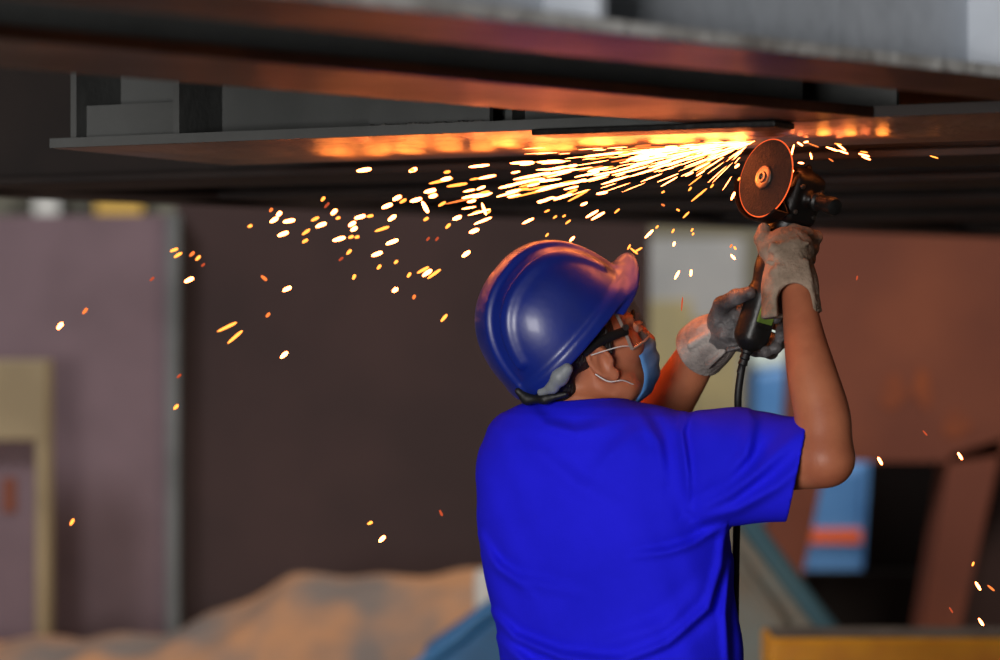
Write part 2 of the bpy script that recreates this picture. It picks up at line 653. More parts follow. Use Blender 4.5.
# cross beam that the grinder works on
gc = MB().slab(q(C0, cd, cn, -0.93, 0.84, 0.0, 0.55), Z0, Z0 + 0.016).build('cross_beam', M['ground_steel'], sec, bevel=0.003)
MB().slab(q(C0, cd, cn, -0.92, 0.52, 0.16, 0.172), Z0 + 0.015, Z0 + 0.5).build('web', M['steel_mid'], gc)
MB().slab(q(C0, cd, cn, -0.93, 0.46, -0.002, 0.0), Z0 + 0.0005, Z0 + 0.0165).build('plate_edge', M['steel_mid'], gc)
for s in (-0.91, -0.70, -0.36, -0.12, 0.06, 0.24):
    MB().slab(q(C0, cd, cn, s, s + 0.012, 0.03 if s < -0.6 else 0.115, 0.161), Z0 + 0.015, Z0 + 0.5).build('stiffener', M['steel_mid'], gc)
MB().slab(q(C0, cd, cn, -0.90, -0.70, 0.06, 0.072), Z0 + 0.015, Z0 + 0.075).build('bracket_plate', M['steel_mid'], gc)
MB().slab(q(C0, cd, cn, -0.35, -0.13, 0.08, 0.092), Z0 + 0.015, Z0 + 0.075).build('bracket_plate', M['steel_mid'], gc)
w = MB()
for i in range(26):
    s = -0.345 + i * 0.008
    r = 0.004 + 0.003 * random.random()
    w.lathe([(-r, 0.0005), (-r * .6, r * .8), (0, r), (r * .6, r * .8), (r, 0.0005)],
            (*(C0 + cd * s + cn * 0.077), Z0 + 0.02), (0, 0, 1), 6)
w.build('weld_seam', M['weld'], gc, smooth=True)
MB().slab(q(C0, cd, cn, 0.46, 0.84, -0.002, 0.0), Z0 + 0.0005, Z0 + 0.0165).build('plate_edge', M['steel_far'], gc)  # this end of the plate edge takes the darker far-beam tone
# backing strip tacked under the joint
MB().slab(q(C0, cd, cn, 0.0, 0.40, -0.03, 0.05), Z0 - 0.010, Z0 - 0.0005).build('backing_strip', M['head_metal'], gc, bevel=0.002)
# further cross beams going back into the dark
for i, s in enumerate((0.95, 1.75, 2.6, 3.6, 4.8, 6.2)):
    org = C0 + e1 * s
    back = 2.9
    MBs = MB().slab(q(org, cd, cn, -2.35 + 0.02 * i, 0.62, 0.0, 0.30), Z0, Z0 + 0.016)
    g = MBs.build('cross_beam', M['steel_far'], sec, bevel=0.003)
    MB().slab(q(org, cd, cn, -2.3, 0.6, 0.14, 0.152), Z0 + 0.015, Z0 + 0.5).build('web', M['steel_far'], g)
# far edge girder
gg = girder(A0, e1, n1, -2.4, 9.0, 3.12, 3.42, M['steel_far'], 3.26)
gg.data.materials[0] = M['steel_far']
# deck plate closing the top
MB().slab(q(A0, e1, n1, -2.4, 9.0, 0.05, 3.42), Z0 + 0.49, Z0 + 0.51).build('deck_plate', M['steel_under'], sec)

# ------------------------------------------------------------------ background objects
YB = 13.0


def plate(name, pix, Y, depth, m, parent=None, bevel=0.0):
    return MB().prism([P(x, y, Y) for (x, y) in pix], (0, depth, 0)).build(name, m, parent, bevel=bevel)


def gy(Y):                                     # pixel row of the floor at distance Y
    return 330 + CAM_Z / (PXM * Y)


t = thing('steel_box_section', 'tall mauve-grey and dark brown steel box behind the brown tarpaulin', 'steel block', (-0.6, 13, 0))
plate('side_plate', [(-160, 217), (172, 215), (172, gy(13)), (-160, gy(13))], 13.0, 0.25, M['panel_left'], t)
plate('front_plate', [(176, 190), (650, 190), (650, gy(13.12)), (176, gy(13.12))], 13.12, 0.2, M['panel_dark'], t)  # front plate takes a darker, browner tone than the side plate
plate('corner_edge', [(166, 215), (178, 213), (178, gy(12.97)), (166, gy(12.97))], 12.97, 0.3, M['steel_grey'], t)

t = thing('cabinet_frame', 'tan painted open steel frame standing against mauve plate at far left', 'frame', (-2.1, 12.3, 0))
plate('head_rail', [(-70, 360), (47, 360), (47, 441), (-70, 441)], 12.3, 0.18, M['tan_frame'], t, 0.01)
plate('upright', [(35, 441), (47, 441), (47, gy(12.3)), (35, gy(12.3))], 12.3, 0.18, M['tan_frame'], t, 0.01)
plate('upright', [(-70, 441), (-58, 441), (-58, gy(12.3)), (-70, gy(12.3))], 12.3, 0.18, M['tan_frame'], t, 0.01)
plate('back_panel', [(-58, 441), (35, 441), (35, gy(12.4)), (-58, gy(12.4))], 12.4, 0.05, M['panel_left'], t)
plate('marking', [(2, 478), (16, 478), (16, 512), (2, 512)], 12.39, 0.012, M['rust'], t)

# right-hand block with sloping legs
t = thing('steel_portal_block', 'red-brown primed steel block with two sloping legs and dark opening at right', 'steel block', (2.0, 13, 0))
plate('upper_plate', [(800, 215), (1120, 215), (1120, 440), (950, 462), (828, 462), (786, 462)], 13.0, 0.3, M['rust'], t)
plate('leg', [(786, 461), (826, 461), (788, gy(13)), (735, gy(13))], 13.0, 0.3, M['rust'], t)
plate('leg', [(950, 455), (1004, 438), (955, gy(13)), (918, gy(13))], 13.0, 0.3, M['rust'], t)
plate('recess_plate', [(872, 455), (960, 455), (940, gy(13.6)), (860, gy(13.6))], 13.6, 0.05, M['dark'], t)
plate('recess_plate', [(985, 430), (1120, 430), (1120, gy(13.3)), (935, gy(13.3))], 13.3, 0.05, M['panel_dark'], t)
plate('crossbar', [(790, 572), (940, 572), (935, gy(13.5)), (780, gy(13.5))], 13.5, 0.1, M['dark'], t)
for (cx, cy, rx, ry) in ((893, 392, 13, 15), (923, 388, 9, 20), (956, 424, 14, 12), (1030, 340, 16, 20)):
    pts = [(cx + rx * (1 + .25 * math.sin(3 * a + cx)) * math.cos(a), cy + ry * (1 + .25 * math.cos(2 * a + cy)) * math.sin(a))
           for a in [2 * math.pi * k / 20 for k in range(20)]]
    plate('rust_patch', pts, 12.995, 0.006, M['rust_spot'], t)

t = thing('blue_container', 'bright blue container with an orange stripe seen through the portal opening', 'container', (2.0, 16, 0))
plate('shell', [(690, 462), (878, 462), (878, gy(16)), (690, gy(16))], 16.0, 1.2, M['blue_paint'], t, 0.06)
plate('stripe', [(692, 529), (876, 529), (876, 543), (692, 543)], 15.985, 0.03, M['orange'], t)
for (a, b) in ((690, 706), (740, 750), (862, 878)):
    plate('corner_post', [(a, 462), (b, 462), (b, gy(15.97)), (a, gy(15.97))], 15.97, 0.06, M['blue_paint'], t, 0.01)

# far things in the gap over the shoulder
o = thing('pale_storage_cabinet', 'pale grey and cream cabinet far behind the gloves, out of focus', 'cabinet', (2.0, 21, 0))
plate('body', [(600, 238), (745, 238), (745, gy(21)), (600, gy(21))], 21.0, 0.6, M['cab_grey'], o, 0.02)
plate('door', [(640, 300), (692, 300), (692, gy(20.96)), (640, gy(20.96))], 20.96, 0.05, M['cab_cream'], o, 0.01)
plate('door', [(694, 318), (740, 318), (740, gy(20.96)), (694, gy(20.96))], 20.96, 0.05, M['cab_cream'], o, 0.01)
o = thing('blue_machine', 'blurred blue machine with pale hopper standing beyond the raised forearm', 'machine', (2.0, 19, 0))
plate('housing', [(754, 372), (800, 364), (800, gy(19)), (748, gy(19))], 19.0, 0.8, M['blue_paint'], o, 0.05)
plate('hopper', [(744, 315), (796, 315), (788, 366), (752, 370)], 19.1, 0.6, M['pale_cyan'], o, 0.04)

# tarpaulin heap on the floor
f = Field((-2.6, 10.75, -0.02), (0.9, 12.25, 0.68), 0.02)
xs, ys, zs = f.ax
hx = np.interp(xs, [P(a, 0, 11.5).x for a in (-40, 80, 165, 225, 290, 330, 400, 450, 500, 560, 640)],
               [0.20, 0.21, 0.245, 0.345, 0.47, 0.485, 0.48, 0.50, 0.49, 0.38, 0.1])
yy = np.clip(1 - np.abs((ys - 11.5) / 0.68) ** 2.2, 0, 1)
X, Yg = np.meshgrid(xs, ys, indexing='ij')
H = hx[:, None] * yy[None, :] ** 0.7
H = H + 0.008 * np.sin(X * 7 + Yg * 5) * (H > 0.05) + 0.012 * np.sin(X * 17 - Yg * 9 + 2 * np.sin(Yg * 6)) * (H > 0.05)
f.f = ((zs[None, None, :] - H[:, :, None]) * 0.7).astype(np.float32)
f.f = np.maximum(f.f, (0.002 - zs[None, None, :]).astype(np.float32))
tag(f.build('tarpaulin', M['tarp'], relax=2), 'crumpled brown tarpaulin heaped on the floor before the dark plate', 'tarpaulin')

t = thing('blue_cover_sheet', 'blue sheet sloping up beside the white post at left of worker', 'sheet', tuple(P(470, gy(9.5), 9.5)))
MB().prism([P(418, 668, 9.5), P(497, 612, 9.5), P(560, 612, 9.5), P(560, gy(9.5), 9.5), P(418, gy(9.5), 9.5)], (0, 0.7, 0)).build('cover', M['blue_sheet'], t, bevel=0.03)
MB().tube(spline([P(412, 672, 9.47), P(455, 641, 9.46), P(497, 611, 9.47), P(560, 609, 9.47)]), 0.025, 10).build('hem', M['blue_sheet'], t, smooth=True)
t = thing('bollard', 'short white round post beside the blue sheet, left of the blue shirt', 'post', tuple(P(486, gy(10.6), 10.6)))
b = P(486, gy(10.6), 10.6)
hh = P(486, 570, 10.6).z
MB().lathe([(0, 0.055), (0.03, 0.055), (0.03, 0.043), (hh - .02, 0.043), (hh, 0.03)], b, (0, 0, 1), 20).build('tube', M['white_post'], t, smooth=True)
MB().lathe([(0, 0.075), (0.012, 0.075)], b, (0, 0, 1), 20).build('base', M['steel_grey'], t)

t = thing('canvas_cover', 'grey-teal canvas cover sloping down right of the black cord', 'cover', tuple(P(760, gy(9.6), 9.6)))
MB().prism([P(690, 470, 9.6), P(738, 512, 9.6), P(835, 640, 9.6), P(850, gy(9.6), 9.6), P(690, gy(9.6), 9.6)], (0, 0.9, 0)).build('cover', M['teal'], t, bevel=0.04)
MB().tube([P(700, 474, 9.58), P(740, 512, 9.57), P(790, 579, 9.57), P(838, 641, 9.58)], 0.035, 10).build('hem', M['teal_hem'], t, smooth=True)
MB().tube([P(700, 545, 9.57), P(736, 555, 9.56), P(775, 610, 9.56), P(800, 650, 9.57), P(803, gy(9.57), 9.57)], 0.016, 10).build('fold', M['teal'], t, smooth=True)

t = thing('yellow_trestle', 'low orange-yellow steel trestle beam at the lower right corner', 'trestle', tuple(P(950, gy(8), 8)))
zt = P(0, 639, 8.0).z
x0, x1 = P(771, 0, 8).x, P(1120, 0, 8).x
MB().box(((x0 + x1) / 2, 8.15, zt - 0.09), ((x1 - x0) / 2, 0.15, 0.09)).build('beam', M['yellow'], t, bevel=0.012)
MB().box(((x0 + x1) / 2, 8.16, zt + 0.002), ((x1 - x0) / 2 - 0.012, 0.13, 0.002)).build('dust_layer', M['dust'], t)
for xx in (x0 + 0.12, x1 - 0.12):
    MB().prism([(xx - 0.05, 8.05, zt - 0.18), (xx + 0.05, 8.05, zt - 0.18), (xx + 0.12, 8.05, 0), (xx - 0.12, 8.05, 0)], (0, 0.2, 0)).build('leg', M['yellow'], t, bevel=0.006)

# lamps glowing far down the hall at upper left
for (px, py, wpx, colr, nm, lb) in ((50, 205, 24, (1.0, 0.97, 0.9), 'wall_lamp', 'white glowing wall lamp far behind, at upper left'),
                                    (122, 208, 46, (1.0, 0.62, 0.16), 'wall_lamp', 'wide amber glowing wall lamp far behind, right of the white one')):
    c = P(px, py, 27.6)
    t = thing(nm, lb, 'lamp', tuple(c))
    hw = wpx * PXM * 27.6 / 2
    MB().box(c + Vector((0, 0.1, 0)), (hw + .03, 0.3, 0.20)).build('housing', M['black'], t, bevel=0.02)
    MB().box(c + Vector((0, -0.22, 0)), (hw, 0.03, 0.17)).build('diffuser', glow('lamp_glow', colr, 0.45), t, bevel=0.01)

# ------------------------------------------------------------------ the worker
Yw = 4.5
person = thing('person', 'worker in blue T-shirt, blue hard hat and gloves, seen from behind, holding a grinder overhead', 'person', (0.2, 4.5, 0))
YAW = math.radians(-32)
k_ = PXM * Yw


def lv(py, l, r, b, cy=4.5):
    """torso level from the silhouette's left and right pixel"""
    half = (r - l) / 2 * k_ * 0.985
    cx = ((l + r) / 2 - 500) * k_
    c, s = math.cos(YAW), math.sin(YAW)
    a = math.sqrt(max(half * half - (b * s) ** 2, 1e-4)) / c
    return (CAM_Z + (330 - py) * k_, cx, cy, a, b)


TORSO = [lv(399, 540, 628, 0.060), lv(406, 518, 655, 0.078), lv(414, 503, 672, 0.092), lv(428, 490, 690, 0.108), lv(450, 481, 706, 0.124),
         lv(480, 477, 718, 0.135), lv(515, 478, 726, 0.142), lv(550, 482, 730, 0.142), lv(600, 491, 734, 0.140),
         lv(660, 502, 740, 0.138), lv(720, 510, 745, 0.140), lv(790, 508, 750, 0.142)]

# head frame
hp, hy = math.radians(26), math.radians(20)
HF = Vector((math.cos(hp) * math.cos(hy), math.cos(hp) * math.sin(hy), math.sin(hp)))
HS = Vector((math.sin(hy), -math.cos(hy), 0))
HU = HS.cross(HF)
HO = Vector((0.141, 4.52, 1.449))


def H_(fv, s, u):
    return HO + HF * fv + HS * s + HU * u


HA = (HF, HS, HU)
SHR = P(690, 462, 4.43)
ELR = P(822, 457, 4.28)
WRR = P(797, 288, 4.385)
SHL = P(528, 456, 4.60)
ELL = P(622, 476, 4.83)
WRL = P(704, 346, 4.655)
NB = P(583, 430, 4.53)

f = Field((-0.08, 4.2, 0.70), (0.62, 4.98, 1.66), 0.003)
f.stack([(z, cx, cy, a, b) for (z, cx, cy, a, b) in TORSO], YAW, k=0.02, grow=-0.018)
f.cap(P(585, 740, 4.52), P(580, 815, 4.53), 0.085, 0.07, 0.03)
f.cap(P(665, 740, 4.48), P(672, 815, 4.47), 0.085, 0.07, 0.03)
f.cut((0, 0, 0.80), (0, 0, -1), 0.02, (-0.08, 4.2, 0.70), (0.62, 4.32, 0.9))
# arms
f.schain([SHR, SHR.lerp(ELR, 0.5), ELR], [0.060, 0.052, 0.046], 0.006)
f.schain([ELR, P(823, 420, 4.29), P(813, 378, 4.31), P(804, 335, 4.345), P(798, 295, 4.38), P(793, 262, 4.41)], [0.042, 0.0415, 0.0375, 0.030, 0.0245, 0.025], 0.006)
f.ell(P(831, 461, 4.27), (0.028, 0.03, 0.027), k=0.03)
f.schain([SHL, SHL.lerp(ELL, 0.5), ELL], [0.056, 0.051, 0.044], 0.006)
f.schain([ELL, ELL.lerp(WRL, 0.35), ELL.lerp(WRL, 0.75), WRL, P(718, 336, 4.62)], [0.044, 0.046, 0.038, 0.031, 0.030], 0.006)
# neck and head
f.chain([H_(-0.022, 0, -0.02), NB.lerp(H_(-0.022, 0, -0.02), 0.4), NB - Vector((0, 0, 0.02))], [0.056, 0.057, 0.068], 0.03)
f.ell(H_(-0.012, 0, 0.055), (0.096, 0.075, 0.090), HA, 0.02)
f.ell(H_(0.040, 0, -0.006), (0.056, 0.058, 0.082), HA, 0.03)
for sg in (-1, 1):
    f.chain([H_(0.004, sg * 0.052, -0.030), H_(0.022, sg * 0.046, -0.058), H_(0.060, sg * 0.018, -0.073)], [0.020, 0.019, 0.017], 0.02)
    f.ell(H_(0.058, sg * 0.044, -0.004), (0.024, 0.020, 0.022), HA, 0.02)
    f.ell(H_(0.080, sg * 0.028, 0.036), (0.014, 0.026, 0.010), HA, 0.012)
f.ell(H_(0.066, 0, -0.074), (0.018, 0.022, 0.016), HA, 0.015)
f.chain([H_(0.092, 0, 0.028), H_(0.104, 0, 0.000), H_(0.113, 0, -0.018)], [0.008, 0.010, 0.012], 0.012)
for sg in (-1, 1):
    f.ell(H_(0.104, sg * 0.012, -0.020), (0.010, 0.008, 0.008), HA, 0.006)
    f.ell(H_(0.099, sg * 0.031, 0.018), (0.013, 0.016, 0.011), HA, 0.008, 'sub')
    f.ell(H_(0.096, sg * 0.031, 0.022), (0.008, 0.017, 0.004), HA, 0.005)
    f.ell(H_(0.094, sg * 0.031, 0.012), (0.008, 0.016, 0.004), HA, 0.005)
f.chain([H_(0.100, -0.018, -0.047), H_(0.106, 0, -0.045), H_(0.100, 0.018, -0.047)], [0.004, 0.006, 0.004], 0.006)
f.chain([H_(0.098, -0.015, -0.056), H_(0.103, 0, -0.057), H_(0.098, 0.015, -0.056)], [0.004, 0.006, 0.004], 0.006)
# ears: a tilted saucer with rim, hollow, tragus and lobe
for sg in (-1, 1):
    e0 = H_(-0.004, sg * 0.073, 0.002)
    ea = (HF * 0.96 + HS * sg * 0.28).normalized()
    eu = (HU * 0.97 - HF * 0.22).normalized()
    es = (HS * sg * 0.96 - HF * 0.28).normalized()
    f.ell(e0, (0.019, 0.009, 0.031), (ea, es, eu), 0.006)
    ring = [e0 + ea * (0.016 * math.cos(a)) + eu * (0.027 * math.sin(a)) + es * 0.006 for a in [math.radians(d) for d in range(-10, 251, 20)]]
    f.chain(ring, [0.0042] * len(ring), 0.003)
    f.ell(e0 + es * 0.010 - eu * 0.001 + ea * 0.002, (0.009, 0.008, 0.017), (ea, es, eu), 0.004, 'sub')
    f.ell(e0 + es * 0.003 + ea * 0.013 - eu * 0.006, (0.004, 0.005, 0.007), (ea, es, eu), 0.003)
    f.ell(e0 - eu * 0.029 + ea * 0.005 + es * 0.003, (0.010, 0.006, 0.010), (ea, es, eu), 0.006)
body = f.build('body', M['skin'], person, relax=2)

# eyes and brows
for sg in (-1, 1):
    c = H_(0.083, sg * 0.031, 0.017)
    e = MB()
    e.lathe([(0.0118 * math.cos(a), 0.0118 * math.sin(a)) for a in [math.pi * i / 12 for i in range(13)]], c, HF, 20)
    eo = e.build('eye', M['eye'], body, smooth=True)
    MB().lathe([(0.0108, 0.0052), (0.0120, 0.0045), (0.0124, 0.0001)], c, HF, 16).build('iris', M['iris'], body, smooth=True)
    MB().tube(spline([H_(0.098, sg * 0.014, 0.036), H_(0.098, sg * 0.03, 0.043), H_(0.086, sg * 0.05, 0.036)]), [0.003] * 17, 6).build('eyebrow', M['hair'], body, smooth=True)

# hair
f = Field((-0.02, 4.36, 1.36), (0.30, 4.68, 1.66), 0.003)
f.ell(H_(-0.015, 0, 0.056), (0.101, 0.081, 0.096), HA, 0.01)
f.ell(H_(-0.062, 0, -0.010), (0.036, 0.056, 0.050), HA, 0.02)
for sg in (-1, 1):
    f.cap(H_(0.022, sg * 0.070, 0.045), H_(0.018, sg * 0.072, 0.008), 0.010, 0.005, 0.01)
f.box(H_(0.134, 0, -0.02), (0.088, 0.12, 0.082), HA, 0.01, 0.008, 'sub')
f.box(H_(0.120, 0, -0.06), (0.090, 0.12, 0.062), HA, 0.01, 0.008, 'sub')
f.box(H_(0.0, 0, -0.055), (0.05, 0.12, 0.052), HA, 0.01, 0.012, 'sub')
f.box(H_(-0.01, 0, -0.09), (0.2, 0.12, 0.04), HA, 0.01, 0.01, 'sub')
hair = f.build('hair', M['hair'], person, relax=1)

# shirt
f = Field((-0.09, 4.16, 0.74), (0.54, 4.86, 1.42), 0.003)
f.stack(TORSO, YAW, k=0.02)
SA, SB = P(672, 464, 4.43), P(800, 469, 4.315)
f.chain([SA, SA.lerp(SB, 0.5), P(818, 464, 4.300)], [0.085, 0.080, 0.073], 0.05)
f.chain([SA.lerp(SB, 0.5), P(812, 479, 4.308)], [0.077, 0.065], 0.03)
LSB = SHL.lerp(ELL, 0.82)
f.chain([SHL, SHL.lerp(ELL, 0.5), LSB], [0.072, 0.072, 0.070], 0.04)
# folds of the cloth
X, Y, Z = f.ax[0][:, None, None], f.ax[1][None, :, None], f.ax[2][None, None, :]


def fold(pix, amp, wid, asym=0.5):
    pts = [np.array([(a - 500) * PXM * 4.42, CAM_Z + (330 - b) * PXM * 4.42]) for (a, b) in pix]
    x = f.ax[0][:, None]
    z = f.ax[2][None, :]
    best = np.full((len(f.ax[0]), len(f.ax[2])), 9.0)
    sgn = np.zeros_like(best)
    tt = np.zeros_like(best)
    n = len(pts) - 1
    for i in range(n):
        a, b = pts[i], pts[i + 1]
        ab = b - a
        t = np.clip(((x - a[0]) * ab[0] + (z - a[1]) * ab[1]) / (ab @ ab), 0, 1)
        dx, dz = x - a[0] - t * ab[0], z - a[1] - t * ab[1]
        d = np.sqrt(dx * dx + dz * dz)
        m = d < best
        best[m] = d[m]
        sgn[m] = (np.sign(ab[0] * dz - ab[1] * dx))[m]
        tt[m] = ((i + t) / n)[m]
    amp, wid = amp * 2.1, wid * 1.25
    env = np.sin(np.clip(0.12 + 0.80 * tt, 0, 1) * math.pi)
    prof = np.exp(-(best / wid) ** 2) - asym * np.exp(-((best * sgn - 1.5 * wid) / (1.2 * wid)) ** 2)
    near = (f.ax[1] < 4.54)[None, :, None]
    f.f[:] = f.f - (amp * (prof * env)[:, None, :] * near).astype(np.float32)


fold([(722, 530), (718, 562), (704, 603), (664, 636), (620, 655), (560, 660)], 0.007, 0.007)
fold([(632, 551), (665, 547), (690, 539), (716, 524)], 0.005, 0.006)
fold([(690, 508), (722, 490), (750, 464), (786, 430)], 0.007, 0.009)
fold([(698, 514), (730, 503), (765, 480), (796, 452)], 0.006, 0.008)
fold([(684, 414), (678, 430), (682, 470), (684, 505)], 0.004, 0.005)
fold([(512, 438), (545, 458), (575, 482), (610, 500)], 0.003, 0.012)
fold([(596, 470), (612, 450), (640, 425)], 0.003, 0.010)
fold([(640, 415), (655, 440), (660, 475)], 0.005, 0.008)
fold([(480, 540), (498, 570), (530, 592)], 0.004, 0.007)
fold([(492, 618), (515, 640), (560, 654), (620, 657)], 0.006, 0.007)
fold([(484, 560), (520, 580), (580, 590)], 0.003, 0.008)
fold([(500, 645), (530, 668), (600, 678)], 0.006, 0.008)
fold([(600, 640), (660, 618), (700, 580)], 0.004, 0.010)
fold([(728, 560), (722, 610), (726, 670)], 0.006, 0.006)
fold([(745, 418), (738, 450), (715, 480)], 0.005, 0.008)
fold([(530, 408), (545, 425), (575, 432), (620, 420)], 0.004, 0.008)
f.f += (0.0022 * np.sin(X * 31 + 2.0 * np.sin(Z * 19)) * np.sin(Z * 27 + Y * 18) + 0.0012 * np.sin(X * 70 + Z * 46 + 2 * np.sin(X * 23))).astype(np.float32)
# open ends: neck, sleeves and hem
cn_ = Vector((0.975, -0.10, -0.20)).normalized()
f.cut(P(797, 471, 4.32), cn_, 0, (0.40, 4.1, 1.15), (0.6, 4.6, 1.42))
f.chain([SHR.lerp(ELR, 0.3), SHR.lerp(ELR, 1.1)], [0.056, 0.050], 0.0, 'sub')
f.chain([SA.lerp(SB, 0.5), P(840, 480, 4.285)], [0.050, 0.054], 0.006, 'sub')
ln = (ELL - SHL).normalized()
f.cut(LSB - ln * 0.01, ln, 0, (0.06, 4.68, 1.1), (0.4, 4.9, 1.42))
f.chain([SHL.lerp(ELL, 0.45), ELL], [0.056, 0.066], 0.0, 'sub')
f.stack([(0.70, TORSO[-1][1], 4.5, TORSO[-1][3] - 0.006, TORSO[-1][4] - 0.006), (0.82, TORSO[-2][1], 4.5, TORSO[-2][3] - 0.010, TORSO[-2][4] - 0.010)], YAW, 0, 'sub')
f.chain([NB + Vector((0, 0, 0.01)), H_(-0.022, 0, -0.03)], [0.060, 0.064], 0.0, 'sub')
shirt = f.build('t_shirt', M['shirt'], person, relax=2)

# rib collar round the neck
f = Field((0.0, 4.38, 1.32), (0.30, 4.68, 1.46), 0.003)
ct = NB.lerp(H_(-0.022, 0, -0.02), 0.36)
ca = (H_(-0.022, 0, -0.02) - NB).normalized()
cxv = Vector((1, 0, 0)) - ca * ca.x
cxv.normalize()
cyv = ca.cross(cxv)
ring = [ct + cxv * 0.067 * math.cos(a) + cyv * 0.067 * math.sin(a) - ca * 0.005 for a in [2 * math.pi * i / 28 for i in range(29)]]
f.chain(ring, [0.0072] * 29, 0.006)
ring = [p - ca * 0.012 + (p - ct).normalized() * 0.004 for p in ring]
f.chain(ring, [0.0072] * 29, 0.008)
f.build('collar', M['collar'], shirt, relax=1)

# sleeve hem band
sh_c = P(795, 471, 4.32)
a1 = cn_.cross(Vector((0, 0, 1))).normalized()
a2 = a1.cross(cn_).normalized()
# trousers and boots
f = Field((-0.12, 4.22, 0.06), (0.56, 4.86, 0.90), 0.006)
f.stack([(0.70, 0.205, 4.5, 0.185, 0.125), (0.80, 0.203, 4.5, 0.18, 0.12), (0.885, 0.20, 4.5, 0.175, 0.115)], YAW, 0.04)
LEGS = [(Vector((0.10, 4.57, 0.76)), Vector((0.07, 4.60, 0.42)), Vector((0.05, 4.62, 0.07))),
        (Vector((0.30, 4.44, 0.76)), Vector((0.33, 4.42, 0.42)), Vector((0.36, 4.41, 0.07)))]
for (a, b, c) in LEGS:
    f.chain([a, b, c], [0.098, 0.076, 0.066], 0.04)
X, Y, Z = f.ax[0][:, None, None], f.ax[1][None, :, None], f.ax[2][None, None, :]
f.f += (0.003 * np.sin(Z * 60 + X * 20 + Y * 11)).astype(np.float32)
f.build('trousers', M['trousers'], person, relax=2)
fd = Vector((math.sin(math.radians(32)), math.cos(math.radians(32)), 0))
fs = Vector((fd.y, -fd.x, 0))
for (a, b, c) in LEGS:
    g = Vector((c.x, c.y, 0))
    f = Field(g - Vector((0.25, 0.25, 0.0)), g + Vector((0.25, 0.25, 0.22)), 0.005)
    f.chain([g + Vector((0, 0, 0.19)), g + Vector((0, 0, 0.07))], [0.052, 0.046], 0.03)
    f.chain([g - fd * 0.035 + Vector((0, 0, 0.055)), g + fd * 0.08 + Vector((0, 0, 0.058)), g + fd * 0.16 + Vector((0, 0, 0.045))], [0.040, 0.043, 0.036], 0.03)
    f.cut(g + Vector((0, 0, 0.021)), (0, 0, -1))
    bo = f.build('boot', M['boot'], person, relax=1)
    pts = [g + fd * u + fs * v for (u, v) in ((-0.08, 0.0), (-0.07, 0.03), (0.0, 0.038), (0.10, 0.048), (0.17, 0.035), (0.2, 0.0),
                                            (0.17, -0.035), (0.10, -0.048), (0.0, -0.038), (-0.07, -0.03))]
    MB().prism([(p.x, p.y, 0.0) for p in pts], (0, 0, 0.026)).build('sole', M['sole'], bo, bevel=0.004)

# ---- helmet, modelled in its own frame (x to the brim, z to the crown)
kp, ky = math.radians(49), math.radians(16)
KF = Vector((math.cos(kp) * math.cos(ky), math.cos(kp) * math.sin(ky), math.sin(kp)))
KS = Vector((math.sin(ky), -math.cos(ky), 0))
KU = KS.cross(KF)
KO = P(556, 325, 4.515)
KM = Matrix(((KF.x, -KS.x, KU.x, KO.x), (KF.y, -KS.y, KU.y, KO.y), (KF.z, -KS.z, KU.z, KO.z), (0, 0, 0, 1)))
f = Field((-0.16, -0.15, -0.095), (0.20, 0.15, 0.155), 0.0020)
X, Y, Z = f.ax[0][:, None, None], f.ax[1][None, :, None], f.ax[2][None, None, :]
BZ = -0.036


def dome(gr, pw=2.35):
    xx = X - 0.010
    rx = np.where(xx > 0, 0.118 + gr, 0.132 + gr)
    k0 = ((np.abs(xx) / rx) ** pw + (np.abs(Y) / (0.110 + gr)) ** pw + (np.maximum(Z - BZ, 0.0) / (0.163 + gr)) ** pw) ** (1 / pw)
    return (k0 - 1) * 0.122


def smin(a, b, k):
    hh = np.clip(0.5 + 0.5 * (b - a) / k, 0, 1)
    return b * (1 - hh) + a * hh - k * hh * (1 - hh)


def smax(a, b, k):
    return -smin(-a, -b, k)


d = dome(0)
cw = 0.034 + 0.10 * np.clip(-X - 0.0, 0, 0.2) * 0.3
d = smin(d, smax(dome(0.0075), np.abs(Y) - cw, 0.006), 0.006)                         # raised crest
d = smin(d, smax(smax(dome(0.0050), np.abs(np.abs(Y) - 0.066) - 0.007, 0.004), 0.01 - Z, 0.01), 0.006)   # side ribs
d = smin(d, smax(dome(0.0060), np.abs(Z - (BZ + 0.008)) - 0.013, 0.008), 0.010)          # rim band
inner = dome(-0.0055)
d = np.maximum(d, -inner)
d = np.maximum(d, BZ - Z)
brz = BZ + 0.026 - 4.2 * Y * Y - 0.10 * np.clip(X - 0.08, 0, 0.2)
brim = np.sqrt(((X - 0.060) / 0.112) ** 2 + (np.abs(Y) / 0.098) ** 2)
brim = smax((brim - 1) * 0.10, (np.abs(Z - brz) - 0.0075) / np.sqrt(1 + (8.4 * Y) ** 2), 0.008)
brim = smax(brim, 0.055 - X, 0.01)
brim = np.maximum(brim, -inner)
d = smin(d, brim, 0.016)
f.f = d.astype(np.float32)
helmet = f.build('safety_helmet', M['helmet'], person, relax=3, mw=KM)


def K_(x, y, z):
    return KO + KF * x - KS * y + KU * z


